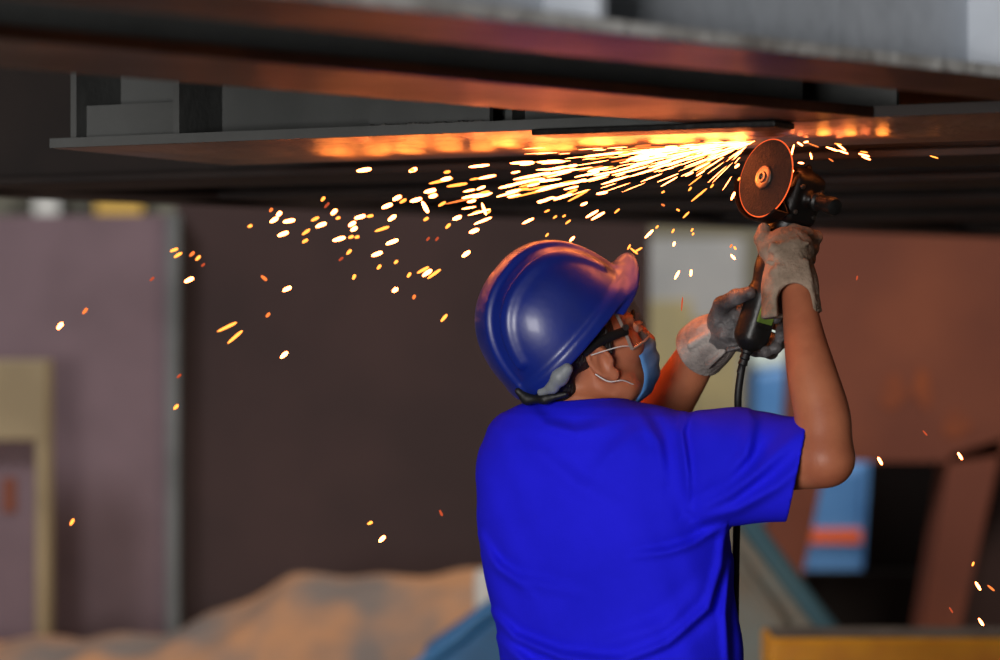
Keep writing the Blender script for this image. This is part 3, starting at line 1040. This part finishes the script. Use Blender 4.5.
# suspension band, ratchet and pad at the nape
bm_ = MB()
pts = [K_(0.003 + 0.102 * math.cos(a), 0.082 * math.sin(a), BZ + 0.012) for a in [2 * math.pi * i / 40 for i in range(41)]]
bm_.tube(pts, 0.010, 8, 0.25, up=KU)
bm_.build('headband', M['black'], helmet, smooth=True)
f = Field((-0.02, 4.36, 1.36), (0.20, 4.6, 1.50), 0.003)
f.chain([P(553, 386, 4.425), P(560, 377, 4.415), P(567, 369, 4.41)], [0.010, 0.013, 0.010], 0.008)
f.chain([P(541, 392, 4.44), P(553, 388, 4.425)], [0.007, 0.008], 0.008)
f.build('strap_pad', M['pad'], helmet, relax=1)
f = Field((-0.02, 4.36, 1.34), (0.20, 4.66, 1.46), 0.003)
f.chain([P(518, 391, 4.46), P(527, 399, 4.46), P(545, 399, 4.44), P(566, 394, 4.43)], [0.006, 0.008, 0.007, 0.005], 0.01)
f.build('nape_strap', M['rubber'], helmet, relax=1)

# ---- goggles
lens = bpy.data.materials.new('clear_lens')
lens.use_nodes = True
nt = lens.node_tree
nt.nodes.clear()
tr = nt.nodes.new('ShaderNodeBsdfTransparent')
tr.inputs[0].default_value = (0.96, 0.93, 0.90, 1)
gl = nt.nodes.new('ShaderNodeBsdfGlossy')
gl.inputs['Roughness'].default_value = 0.08
mx = nt.nodes.new('ShaderNodeMixShader')
ou = nt.nodes.new('ShaderNodeOutputMaterial')
mx.inputs[0].default_value = 0.10
nt.links.new(tr.outputs[0], mx.inputs[1])
nt.links.new(gl.outputs[0], mx.inputs[2])
nt.links.new(mx.outputs[0], ou.inputs[0])
gog = None


def gl_pt(th, u):
    bul = 0.004 * (1 - ((u - 0.024) / 0.04) ** 2)
    return H_(0.026 + (0.086 + bul) * math.cos(th) ** 0.8, 0.074 * math.sin(th), u + 0.008)


nu, nv = 28, 8
vs, fs_ = [], []
for i in range(nu + 1):
    th = math.radians(-76 + 152 * i / nu)
    for j in range(nv + 1):
        vs.append(gl_pt(th, -0.012 + 0.074 * j / nv))
for i in range(nu):
    for j in range(nv):
        a = i * (nv + 1) + j
        fs_.append((a, a + nv + 1, a + nv + 2, a + 1))
mb = MB()
mb.add(vs, fs_)
frame = MB()
ths = [math.radians(-76 + 152 * i / 28) for i in range(29)]
frame.tube([gl_pt(t, 0.062) for t in ths], 0.0028, 6)
frame.tube([gl_pt(t, -0.012) for t in ths], 0.0022, 6)
for sg in (-1, 1):
    frame.tube([gl_pt(math.radians(76 * sg), u) for u in (-0.012, 0.01, 0.035, 0.062)], 0.003, 6)
M['goggle_frame'] = mat('smoky_clear_plastic', '#8d8078', 0.3, 0, spec=0.6)
gog = frame.build('goggles', M['goggle_frame'], person, smooth=True)
lo = mb.build('lens', lens, gog, smooth=True)
sm = lo.modifiers.new('thick', 'SOLIDIFY')
sm.thickness = 0.0015
for sg in (-1, 1):
    tp = MB()
    tp.tube(spline([H_(0.058, sg * 0.076, 0.028), H_(0.040, sg * 0.081, 0.031), H_(0.004, sg * 0.084, 0.034), H_(-0.030, sg * 0.084, 0.030)], 4),
            0.0075, 8, 0.35, up=HU)
    tp.build('temple', M['black'], gog, smooth=True)
    MB().lathe([(-0.003, 0.005), (0.003, 0.005)], H_(0.056, sg * 0.079, 0.034), HS, 12).build('hinge', M['steel_bright'], gog)

# ---- face mask
nu, nv = 20, 22
vs, fs_ = [], []
for j in range(nv + 1):
    tv = j / nv
    u = 0.012 - 0.106 * tv
    prof = np.interp(tv, [0, 0.15, 0.34, 0.6, 0.85, 1.0], [0.107, 0.118, 0.126, 0.120, 0.108, 0.086])
    wd = np.interp(tv, [0, 0.3, 0.7, 1.0], [0.046, 0.060, 0.062, 0.040])
    for i in range(nu + 1):
        ph = -1 + 2 * i / nu
        pl = 0.0016 * math.sin(tv * 26) * (1 - abs(ph) ** 3)
        vs.append(H_(prof - 0.004 - 0.010 * abs(ph) - 0.046 * abs(ph) ** 2.2 + pl, wd * ph, u))
for j in range(nv):
    for i in range(nu):
        a = j * (nu + 1) + i
        fs_.append((a, a + 1, a + nu + 2, a + nu + 1))
mb = MB()
mb.add(vs, fs_)
mk = mb.build('face_mask', M['mask'], person, smooth=True)
so = mk.modifiers.new('thick', 'SOLIDIFY')
so.thickness = 0.0018
for sg in (-1, 1):
    MB().tube(spline([H_(0.058, sg * 0.055, -0.006), H_(0.052, sg * 0.072, 0.002), H_(0.036, sg * 0.081, 0.010), H_(0.012, sg * 0.086, 0.016), H_(-0.020, sg * 0.088, 0.022)], 5), 0.0011, 6).build('ear_loop', M['loop'], mk, smooth=True)
    MB().tube(spline([H_(0.050, sg * 0.050, -0.068), H_(0.034, sg * 0.066, -0.058), H_(0.014, sg * 0.080, -0.040), H_(-0.010, sg * 0.084, -0.030), H_(-0.024, sg * 0.080, -0.010)], 5), 0.0011, 6).build('ear_loop', M['loop'], mk, smooth=True)

# ------------------------------------------------------------------ the grinder
gn = Vector((-0.80, -0.55, 0.205)).normalized()
gb_ = Vector((0.30, -0.068, 0.95)).normalized()
gb_ = (gb_ - gn * gb_.dot(gn)).normalized()
gt = gb_.cross(gn).normalized()
GC = P(766, 178, 4.45)
G = GC - gn * 0.069 - gb_ * 0.016
GT = G - gb_ * 0.235
gr = thing('angle_grinder', 'black angle grinder with a disc edged in painted spark reflection pressed up against the steel', 'grinder', tuple(G))
# disc: own part, with flange nut
R = 0.0635
MB().lathe([(-0.0015, 0.011), (-0.0015, R - 0.001), (0.0, R), (0.0015, R - 0.001), (0.0015, 0.03), (0.0035, 0.024), (0.0035, 0.011)], GC, gn, 56).build('cutting_disc', M['disc'], gr, smooth=True)
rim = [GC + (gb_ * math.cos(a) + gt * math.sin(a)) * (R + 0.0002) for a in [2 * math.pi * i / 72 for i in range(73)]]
MB().tube(rim, 0.0011, 6).build('spark_glint_rim', M['spark_glint'], gr, smooth=True)  # emissive ring paints the reflected spark light along the disc edge
MB().lathe([(0.003, 0.019), (0.0065, 0.019), (0.008, 0.017), (0.008, 0.010), (0.011, 0.009), (0.011, 0.0055), (0.006, 0.005)], GC, gn, 24).build('clamping_nut', M['steel_bright'], gr, smooth=True)
MB().lathe([(-0.03, 0.012), (-0.0015, 0.012)], GC, gn, 20).build('spindle', M['steel_bright'], gr, smooth=True)
# guard: a half drum round the lower right of the disc
vs, fs_ = [], []
ng = 30
for i in range(ng + 1):
    a = math.radians(128 + 130 * i / ng)
    d = gb_ * math.cos(a) - gt * math.sin(a) * -1
    for (h, r) in ((-0.022, 0.02), (-0.022, 0.069), (-0.018, 0.0715), (0.006, 0.0715), (0.008, 0.069), (0.006, 0.069), (-0.017, 0.069), (-0.0195, 0.0665), (-0.0195, 0.02)):
        vs.append(GC + gn * h + d * r)
for i in range(ng):
    for j in range(9):
        a, b = i * 9 + j, i * 9 + (j + 1) % 9
        fs_.append((a, b, b + 9, a + 9))
fs_.append(tuple(range(9)))
fs_.append(tuple(range(ng * 9, ng * 9 + 9))[::-1])
mb = MB()
mb.add(vs, fs_)
mb.build('guard', M['head_metal'], gr, smooth=True)
# gear head and body
ga_ = (gn, gt, gb_)
f = Field(G - Vector((0.09, 0.09, 0.09)), G + Vector((0.09, 0.09, 0.09)), 0.0022)
f.box(G, (0.034, 0.035, 0.043), ga_, 0.015, 0.01)
f.cap(G + gn * 0.005, G + gn * 0.036, 0.030, 0.024, 0.008)
f.ell(G + gb_ * 0.024, (0.031, 0.030, 0.026), ga_, 0.012)
f.cap(G + gt * 0.02 + gb_ * 0.004, G + gt * 0.036 + gb_ * 0.004, 0.013, 0.012, 0.006)
f.cap(G - gt * 0.02 + gb_ * 0.004, G - gt * 0.034 + gb_ * 0.004, 0.013, 0.012, 0.006)
f.cap(G + gb_ * 0.036 - gn * 0.008, G + gb_ * 0.052 - gn * 0.008, 0.008, 0.006, 0.005)
f.build('gear_head', M['head_metal'], gr, relax=1)
for (a, b) in ((0.020, 0.020), (-0.020, 0.020), (0.020, -0.022), (-0.020, -0.022)):
    MB().lathe([(0.0, 0.004), (0.004, 0.004), (0.0045, 0.003)], G + gt * 0.0335 + gn * a + gb_ * b, gt, 12).build('screw', M['steel_bright'], gr)
f = Field(np.minimum(np.array(G), np.array(GT)) - 0.07, np.maximum(np.array(G), np.array(GT)) + 0.07, 0.0024)
f.chain([G - gb_ * 0.03, G - gb_ * 0.08, G - gb_ * 0.12, G - gb_ * 0.17, GT], [0.030, 0.031, 0.027, 0.025, 0.026], 0.012)
f.box(GT + gb_ * 0.035, (0.022, 0.022, 0.045), ga_, 0.01, 0.01)
for i in range(5):
    f.box(GT + gb_ * (0.02 + i * 0.009) + gt * 0.026, (0.015, 0.003, 0.0018), ga_, 0.001, 0.001, 'sub')
    f.box(GT + gb_ * (0.02 + i * 0.009) - gn * 0.026, (0.003, 0.015, 0.0018), ga_, 0.001, 0.001, 'sub')
f.build('motor_housing', M['black'], gr, relax=1)
lb = MB()
lb.box(GT + gb_ * 0.062 + gt * 0.0262 + gn * 0.004, (0.016, 0.0022, 0.036), ga_)
lb.build('rating_label', M['green'], gr, bevel=0.002)
MB().box(G - gb_ * 0.075 - gt * 0.0 + gn * 0.031, (0.004, 0.008, 0.016), ga_).build('slide_switch', M['head_metal'], gr, bevel=0.002)
# side handle: threaded stub and dark knob
hd = G + gt * 0.034 + gb_ * 0.004
sd = MB().lathe([(0, 0.0055), (0.02, 0.0055)], hd, gt, 14).build('side_handle', M['steel_bright'], gr, smooth=True)
MB().lathe([(0.018, 0.012), (0.022, 0.0155), (0.027, 0.0155), (0.030, 0.012), (0.040, 0.0125), (0.054, 0.0145), (0.064, 0.015), (0.070, 0.013), (0.073, 0.006)], hd, gt, 24).build('handle_grip', M['black'], sd, smooth=True)
# cable sleeve and cord
MB().lathe([(0, 0.010), (0.01, 0.010), (0.012, 0.0075), (0.02, 0.0085), (0.022, 0.007), (0.03, 0.008), (0.032, 0.0062), (0.045, 0.0058)], GT - gb_ * 0.018, -gb_, 16).build('cable_sleeve', M['rubber'], gr, smooth=True)
c0 = GT - gb_ * 0.05
pts = spline([GT - gb_ * 0.025, c0, P(738, 397, 4.515), P(739, 430, 4.53), P(738, 480, 4.56), P(736, 560, 4.60), P(735.5, 660, 4.63), Vector((0.40, 4.68, 0.55)), Vector((0.42, 4.74, 0.15)),
              Vector((0.50, 4.84, 0.012)), Vector((0.75, 5.0, 0.008)), Vector((1.1, 4.8, 0.008)), Vector((1.7, 4.9, 0.008))], 8)
MB().tube(pts, 0.0062, 10).build('power_cord', M['rubber'], gr, smooth=True)


# ------------------------------------------------------------------ gloves
def finger(f, pts, r0, r1):
    n = len(pts)
    f.chain(pts, [r0 + (r1 - r0) * i / (n - 1) for i in range(n)], 0.006)


# right hand: back towards us, over the upper motor housing, thumb on the left side
Bm = G - gb_ * 0.070                       # where the hand closes on the body
f = Field(Bm - Vector((0.12, 0.14, 0.14)), Bm + Vector((0.14, 0.12, 0.12)), 0.0025)
pw = P(792, 272, 4.405)
hx_ = Vector((1, 0, 0))
pc = P(788, 250, 4.405)
f.chain([pw, P(789, 258, 4.403), pc], [0.031, 0.033, 0.034], 0.012)
f.ell(P(788, 250, 4.410), (0.041, 0.024, 0.034), None, 0.015)
ax_r = (Vector((0.99, 0, -0.1)), Vector((0, 1, 0)), Vector((0.1, 0, 0.99)))
# four fingers leave the top of the palm, bend over the right side of the housing and close behind it
for i in range(4):
    o_ = gb_ * (0.018 - 0.0185 * i)
    base = Bm + o_
    k1 = base + gt * 0.040 - gn * 0.012
    k2 = base + gt * 0.030 - gn * 0.040
    k3 = base - gt * 0.006 - gn * 0.044
    k4 = base - gt * 0.030 - gn * 0.032
    ln_ = (1.0, 1.06, 1.02, 0.9)[i]
    finger(f, [base + gt * 0.036 + gn * 0.012, k1, k2, k3.lerp(k2, 1 - ln_) if ln_ < 1 else k3, k4], 0.0125, 0.0098)
# thumb on the near left side
finger(f, [P(778, 258, 4.40), P(767, 250, 4.405), P(762, 239, 4.415), P(764, 229, 4.425)], 0.0145, 0.0105)
# folds across the back
for (a, b) in (((770, 250), (808, 243)), ((768, 262), (800, 272)), ((776, 248), (798, 240)), ((772, 244), (782, 266))):
    f.cap(P(a[0], a[1], 4.374), P(b[0], b[1], 4.376), 0.004, 0.003, 0.008)
rg = f.build('glove', M['canvas_tan'], person, relax=1)
rg['label'] = 'tan canvas glove on the right hand'
# loose cuff
f = Field(P(735, 350, 4.25) - Vector((0, 0.0, 0)), P(845, 235, 4.25) + Vector((0, 0.32, 0)), 0.0025)
f.chain([P(789, 258, 4.402), P(790, 285, 4.392), P(792, 318, 4.375)], [0.037, 0.043, 0.049], 0.01)
f.cap(P(776, 290, 4.375), P(775, 322, 4.362), 0.018, 0.010, 0.015)
for (a, b) in (((772, 272), (800, 296)), ((806, 262), (812, 300)), ((778, 268), (774, 310))):
    f.cap(P(a[0], a[1], 4.362), P(b[0], b[1], 4.350), 0.005, 0.003, 0.01)
f.chain([P(791, 276, 4.392), P(796, 300, 4.380), P(799, 345, 4.362)], [0.0300, 0.035, 0.043], 0.0, 'sub')
f.cap(P(794, 300, 4.345), P(800, 345, 4.30), 0.026, 0.034, 0.006, 'sub')
f.cut(P(792, 316, 4.37), Vector((0.10, -0.05, -1.0)).normalized(), 0.004)
f.build('glove_cuff', M['canvas_tan'], rg, relax=1)

# left hand: palm under the tail of the tool, fingers pass behind and curl up on the right, thumb on top
TL = GT + gb_ * 0.040
f = Field(P(665, 395, 4.42), P(805, 260, 4.42) + Vector((0, 0.32, 0)), 0.0025)
f.chain([P(706, 344, 4.645), P(718, 335, 4.615), P(733, 327, 4.585)], [0.031, 0.034, 0.034], 0.015)
f.ell(P(733, 325, 4.575), (0.034, 0.026, 0.040), None, 0.015)
fb = [((738, 304), (758, 300), (775, 308), (776, 318)), ((740, 318), (763, 318), (783, 326), (781, 336)),
      ((740, 331), (762, 336), (780, 342), (776, 348)), ((738, 343), (756, 349), (771, 352), (766, 352))]
for i, c in enumerate(fb):
    finger(f, [P(*c[0], 4.578), P(*c[1], 4.572), P(*c[2], 4.535), P(*c[3], 4.497)], 0.0135, 0.0100)
finger(f, [P(716, 320, 4.575), P(722, 305, 4.545), P(736, 297, 4.505), P(750, 293, 4.478)], 0.0155, 0.0110)
for (a, b) in (((716, 322), (736, 306)), ((722, 336), (742, 338)), ((728, 350), (746, 346))):
    f.cap(P(a[0], a[1], 4.556), P(b[0], b[1], 4.548), 0.004, 0.003, 0.008)
lg = f.build('glove', M['leather'], person, relax=1)
lg['label'] = 'dark grey leather glove on the left hand'
f = Field(P(660, 400, 4.42), P(770, 285, 4.42) + Vector((0, 0.36, 0)), 0.0025)
f.chain([P(724, 331, 4.605), P(708, 343, 4.64), P(694, 356, 4.67)], [0.038, 0.044, 0.051], 0.01)
for (a, b) in (((700, 330), (716, 322)), ((704, 350), (722, 340)), ((708, 366), (724, 352)), ((690, 345), (710, 333))):
    f.cap(P(a[0], a[1], 4.602), P(b[0], b[1], 4.578), 0.005, 0.003, 0.01)
f.chain([P(716, 337, 4.62), P(704, 347, 4.65), P(685, 364, 4.69)], [0.030, 0.037, 0.047], 0.0, 'sub')
cv = (P(690, 360, 4.68) - P(724, 331, 4.605)).normalized()
f.cut(P(700, 352, 4.66), cv, 0.004)
f.build('glove_cuff', M['canvas'], lg, relax=1)

# ------------------------------------------------------------------ sparks
GL = {'white': glow('white_hot_spark', (1.0, 0.20, 0.05), 24.0),
      'yellow': glow('yellow_spark', (1.0, 0.26, 0.04), 3.6),
      'orange': glow('orange_spark', (1.0, 0.20, 0.04), 1.6),
      'red': glow('dull_red_spark', (1.0, 0.14, 0.05), 0.6)}
SM = {}
for kname, m in GL.items():
    mb = MB()
    mb.lathe([(-1.0, 0.02), (-0.93, 0.35), (-0.7, 0.72), (-0.2, 0.95), (0.3, 1.0), (0.75, 0.8), (0.94, 0.42), (1.0, 0.02)], (0, 0, 0), (1, 0, 0), 8)
    me = bpy.data.meshes.new('spark')
    me.from_pydata(mb.v, [], mb.f)
    me.polygons.foreach_set('use_smooth', np.ones(len(me.polygons), dtype=bool))
    me.materials.append(m)
    SM[kname] = me
ZC = {'left': ('spark drifting in the loose cloud left of the blue helmet', 'loose sparks left of the helmet'),
      'stream': ('spark streak in the dense stream shooting left from the disc', 'sparks in the dense stream'),
      'fall': ('spark falling below the stream between helmet and disc', 'sparks falling between helmet and disc'),
      'right': ('spark thrown to the right of the disc under the steel', 'sparks right of the disc'),
      'far': ('lone spark falling before the red-brown block at right', 'stray sparks over the red-brown block'),
      'low': ('lone spark sinking before the mauve and dark brown plates', 'stray sparks over the plates at left')}
n_spark = 0


def spark(px, py, L, ang, kname='white', wpx=2.2, zone='left', Y=None):
    global n_spark
    if Y is None:
        Y = 4.45 + max(0.0, (752 - px)) * 0.00055 + random.uniform(-0.05, 0.05)
    c = P(px, py, Y)
    if c.z > Z0 - 0.006:
        Y = (Z0 - 0.006 - CAM_Z) / ((330 - py) * PXM)
        c = P(px, py, Y)
    o = bpy.data.objects.new('spark', SM[kname])
    a = math.radians(ang)
    d = Vector((math.cos(a), -0.25, math.sin(a))).normalized()
    o.matrix_world = Matrix.Translation(c) @ Vector((1, 0, 0)).rotation_difference(d).to_matrix().to_4x4() @ Matrix.Diagonal((L / 2 * PXM * Y, wpx / 2 * PXM * Y, wpx / 2 * PXM * Y, 1))
    tag(o, ZC[zone][0], 'spark', ZC[zone][1])
    COL.objects.link(o)
    n_spark += 1


w_, y_, o_, r_ = 'white', 'yellow', 'orange', 'red'
LEFT = [(364, 170, 16, 8, w_), (413, 170, 9, 20, w_), (323, 199, 6, 50, y_), (271, 210, 5, 50, o_), (274, 220, 10, 30, w_), (279, 214, 7, 45, w_),
        (289, 221, 13, 10, w_), (283, 234, 12, 20, w_), (315, 219, 9, 25, y_), (321, 225, 12, 20, w_), (306, 232, 10, 35, y_), (305, 241, 7, 30, y_),
        (334, 212, 8, 40, w_), (338, 218, 5, 20, y_), (352, 224, 9, 30, w_), (354, 229, 8, 30, w_), (360, 217, 12, 15, w_), (370, 216, 7, 12, y_),
        (339, 239, 14, 15, w_), (351, 237, 6, 20, y_), (357, 237, 5, 20, y_), (349, 252, 7, 45, y_), (341, 259, 6, 40, r_), (377, 254, 12, 20, w_),
        (392, 242, 14, 20, w_), (387, 206, 12, 20, w_), (397, 198, 10, 25, w_), (403, 201, 8, 30, y_), (392, 218, 10, 35, w_), (382, 229, 16, 18, y_),
        (416, 200, 13, 15, w_), (425, 207, 14, -62, w_), (426, 219, 6, 30, y_), (430, 191, 13, 12, w_), (433, 196, 9, 15, w_), (446, 179, 12, 12, w_),
        (441, 181, 26, 12, y_), (447, 172, 7, 12, y_), (457, 185, 22, 8, y_), (442, 204, 9, 30, y_), (457, 218, 10, 20, w_), (448, 226, 7, 45, y_),
        (474, 231, 11, 20, w_), (466, 254, 10, 35, w_), (428, 239, 5, 50, r_), (437, 239, 5, 50, r_), (264, 278, 8, -40, o_), (287, 289, 10, 25, w_),
        (396, 262, 5, 45, y_), (379, 267, 6, 50, y_), (354, 277, 6, 65, y_), (409, 275, 6, 55, y_), (423, 270, 14, 28, y_), (427, 273, 12, 35, w_),
        (434, 274, 17, 35, y_), (395, 290, 7, 35, w_), (414, 297, 5, 70, o_), (250, 226, 5, 20, y_), (326, 206, 5, 50, r_), (412, 170, 5, 0, y_),
        (284, 355, 10, 40, w_), (444, 318, 10, 50, y_), (268, 315, 6, 50, o_), (476, 196, 30, 8, w_), (328, 204, 4, 60, r_)]
LOW = [(174, 250, 9, 20, y_), (178, 255, 10, 30, y_), (192, 254, 7, 45, o_), (198, 258, 7, 45, y_), (189, 280, 11, 25, w_), (152, 279, 6, 40, r_),
       (85, 311, 8, 50, o_), (60, 326, 9, 50, w_), (227, 327, 23, 25, y_), (235, 337, 21, 40, y_), (179, 376, 6, 40, r_), (176, 407, 7, 45, y_), (203, 265, 5, 40, r_),
       (72, 522, 8, 60, y_), (370, 523, 6, 25, y_), (382, 539, 9, 45, w_), (441, 513, 7, -65, r_)]
STREAM = [(479, 166, 22, 5, w_), (487, 177, 19, 10, w_), (474, 179, 9, 10, y_), (479, 195, 28, 8, w_), (481, 188, 10, 20, w_), (459, 201, 30, 12, o_),
          (484, 209, 14, -70, w_), (476, 212, 9, 20, y_), (489, 212, 5, 40, y_), (602, 193, 12, 10, w_), (540, 191, 66, 13, y_), (578, 196, 24, 28, y_),
          (546, 200, 18, 20, w_), (532, 176, 40, 10, w_), (560, 172, 34, 10, w_), (520, 183, 26, 12, w_), (508, 186, 20, 12, w_), (549, 187, 20, 14, w_)]
FALL = [(528, 221, 13, 25, w_), (547, 211, 6, 25, y_), (555, 217, 5, 35, y_), (564, 216, 4, 30, y_), (568, 222, 7, 38, y_), (592, 214, 15, 30, w_),
        (598, 216, 16, 30, w_), (617, 211, 7, 40, y_), (584, 204, 8, 22, w_), (663, 192, 4, 30, y_), (663, 205, 4, -30, o_), (678, 210, 4, -30, y_),
        (686, 215, 9, 45, y_), (649, 234, 12, 45, w_), (657, 227, 4, 45, y_), (673, 231, 5, 60, y_), (692, 230, 4, 60, y_), (693, 234, 3, 60, y_), (674, 244, 5, 70, w_),
        (547, 235, 5, 50, y_), (572, 239, 7, 45, w_), (629, 247, 6, 60, y_), (634, 251, 10, -40, y_), (638, 250, 10, 30, y_), (699, 195, 21, 40, y_), (690, 189, 5, 50, y_),
        (733, 196, 9, 65, w_), (739, 179, 4, 60, y_), (737, 166, 6, 40, w_), (733, 257, 7, -50, w_), (691, 273, 7, 85, w_), (677, 275, 10, 62, w_),
        (682, 304, 15, 86, r_), (731, 246, 4, 60, o_), (735, 248, 4, -60, y_), (712, 186, 5, 50, y_)]
RIGHT = [(792, 152, 16, 76, w_), (790, 177, 16, 64, w_), (811, 156, 7, -78, w_), (800, 144, 7, -35, w_), (813, 145, 13, -22, o_), (832, 149, 13, -20, w_),
         (841, 147, 12, -38, w_), (843, 152, 11, -20, w_), (864, 155, 12, -16, w_), (866, 158, 10, -22, w_), (864, 152, 8, -10, y_), (831, 160, 6, -35, o_), (801, 163, 6, -5, w_),
         (934, 157, 9, -18, y_), (838, 144, 8, -10, y_), (806, 142, 5, 10, w_)]
FAR = [(857, 278, 5, 80, r_), (880, 461, 9, -60, w_), (960, 456, 9, -60, w_), (978, 586, 10, -60, w_), (991, 588, 9, -40, o_), (981, 622, 9, -58, w_),
       (973, 564, 5, 70, y_), (951, 610, 7, -60, r_), (925, 433, 7, -50, r_), (879, 459, 4, -60, w_)]
for zone, lst in (('left', LEFT), ('low', LOW), ('stream', STREAM), ('fall', FALL), ('right', RIGHT), ('far', FAR)):
    for s in lst:
        wd = {'left': 4.4, 'low': 4.4, 'stream': 3.0, 'fall': 2.8, 'right': 2.0, 'far': 3.0}[zone] * (0.75 if s[4] in (y_, o_) else 0.6 if s[4] == r_ else 1)
        spark(*s, wpx=wd, zone=zone, Y=4.45 + random.uniform(-0.08, 0.1) if zone == 'far' else None)
# the fan of fresh streaks at the contact point
rs = random.Random(11)
while n_spark < 296:
    u = rs.random()
    if u < 0.30:                                     # steep short ones near the disc
        dist = rs.uniform(8, 95)
        an = rs.triangular(4, 58, 14) * (1 - dist / 190)
        L, wd = rs.uniform(8, 26), rs.uniform(0.9, 1.5)
    elif u < 0.68:                                   # bright bundle
        dist = rs.triangular(25, 190, 70)
        an = rs.triangular(0.5, 17, 4.5)
        L, wd = rs.uniform(12, 40), rs.uniform(1.2, 2.4)
    else:                                           # far bundle
        dist = rs.triangular(130, 300, 210)
        an = rs.gauss(10, 2.6)
        L, wd = rs.uniform(8, 30), rs.uniform(1.6, 3.2)
    a = math.radians(an)
    px, py = 754 - dist * math.cos(a), 142 + dist * math.sin(a) + 0.00005 * dist * dist
    kn = w_ if rs.random() < 0.72 else (y_ if rs.random() < 0.7 else o_)
    spark(px, py, L, an * 1.05 + rs.gauss(0, 3), kn, wd, 'stream')

# the finest streaks at the contact point, too many to count
mb = MB()
for i in range(150):
    dist = rs.triangular(4, 230, 40)
    an = max(0.4, rs.triangular(0.5, 34, 6) * (1 - dist / 420))
    if rs.random() < 0.12:
        an = rs.uniform(20, 62)
        dist = rs.uniform(6, 60)
    a = math.radians(an)
    px, py = 754 - dist * math.cos(a), 141 + dist * math.sin(a)
    Y = 4.45 + dist * 0.00055 + rs.uniform(-0.04, 0.05)
    c = P(px, py, Y)
    if c.z > Z0 - 0.004:
        c = P(px, py, (Z0 - 0.004 - CAM_Z) / ((330 - py) * PXM))
    L = rs.uniform(4, 16) * k_
    d = Vector((math.cos(a), -0.25, math.sin(a))).normalized() * L
    r = rs.uniform(0.0004, 0.0008)
    mb.tube([c - d, c - d * 0.3, c + d * 0.6, c + d], [r * 0.2, r, r * 0.8, r * 0.1], 5)
o = mb.build('spark_spray', GL['white'])
tag(o, 'dense spray of hair-fine sparks bursting left from where disc meets steel', 'sparks', kind='stuff')
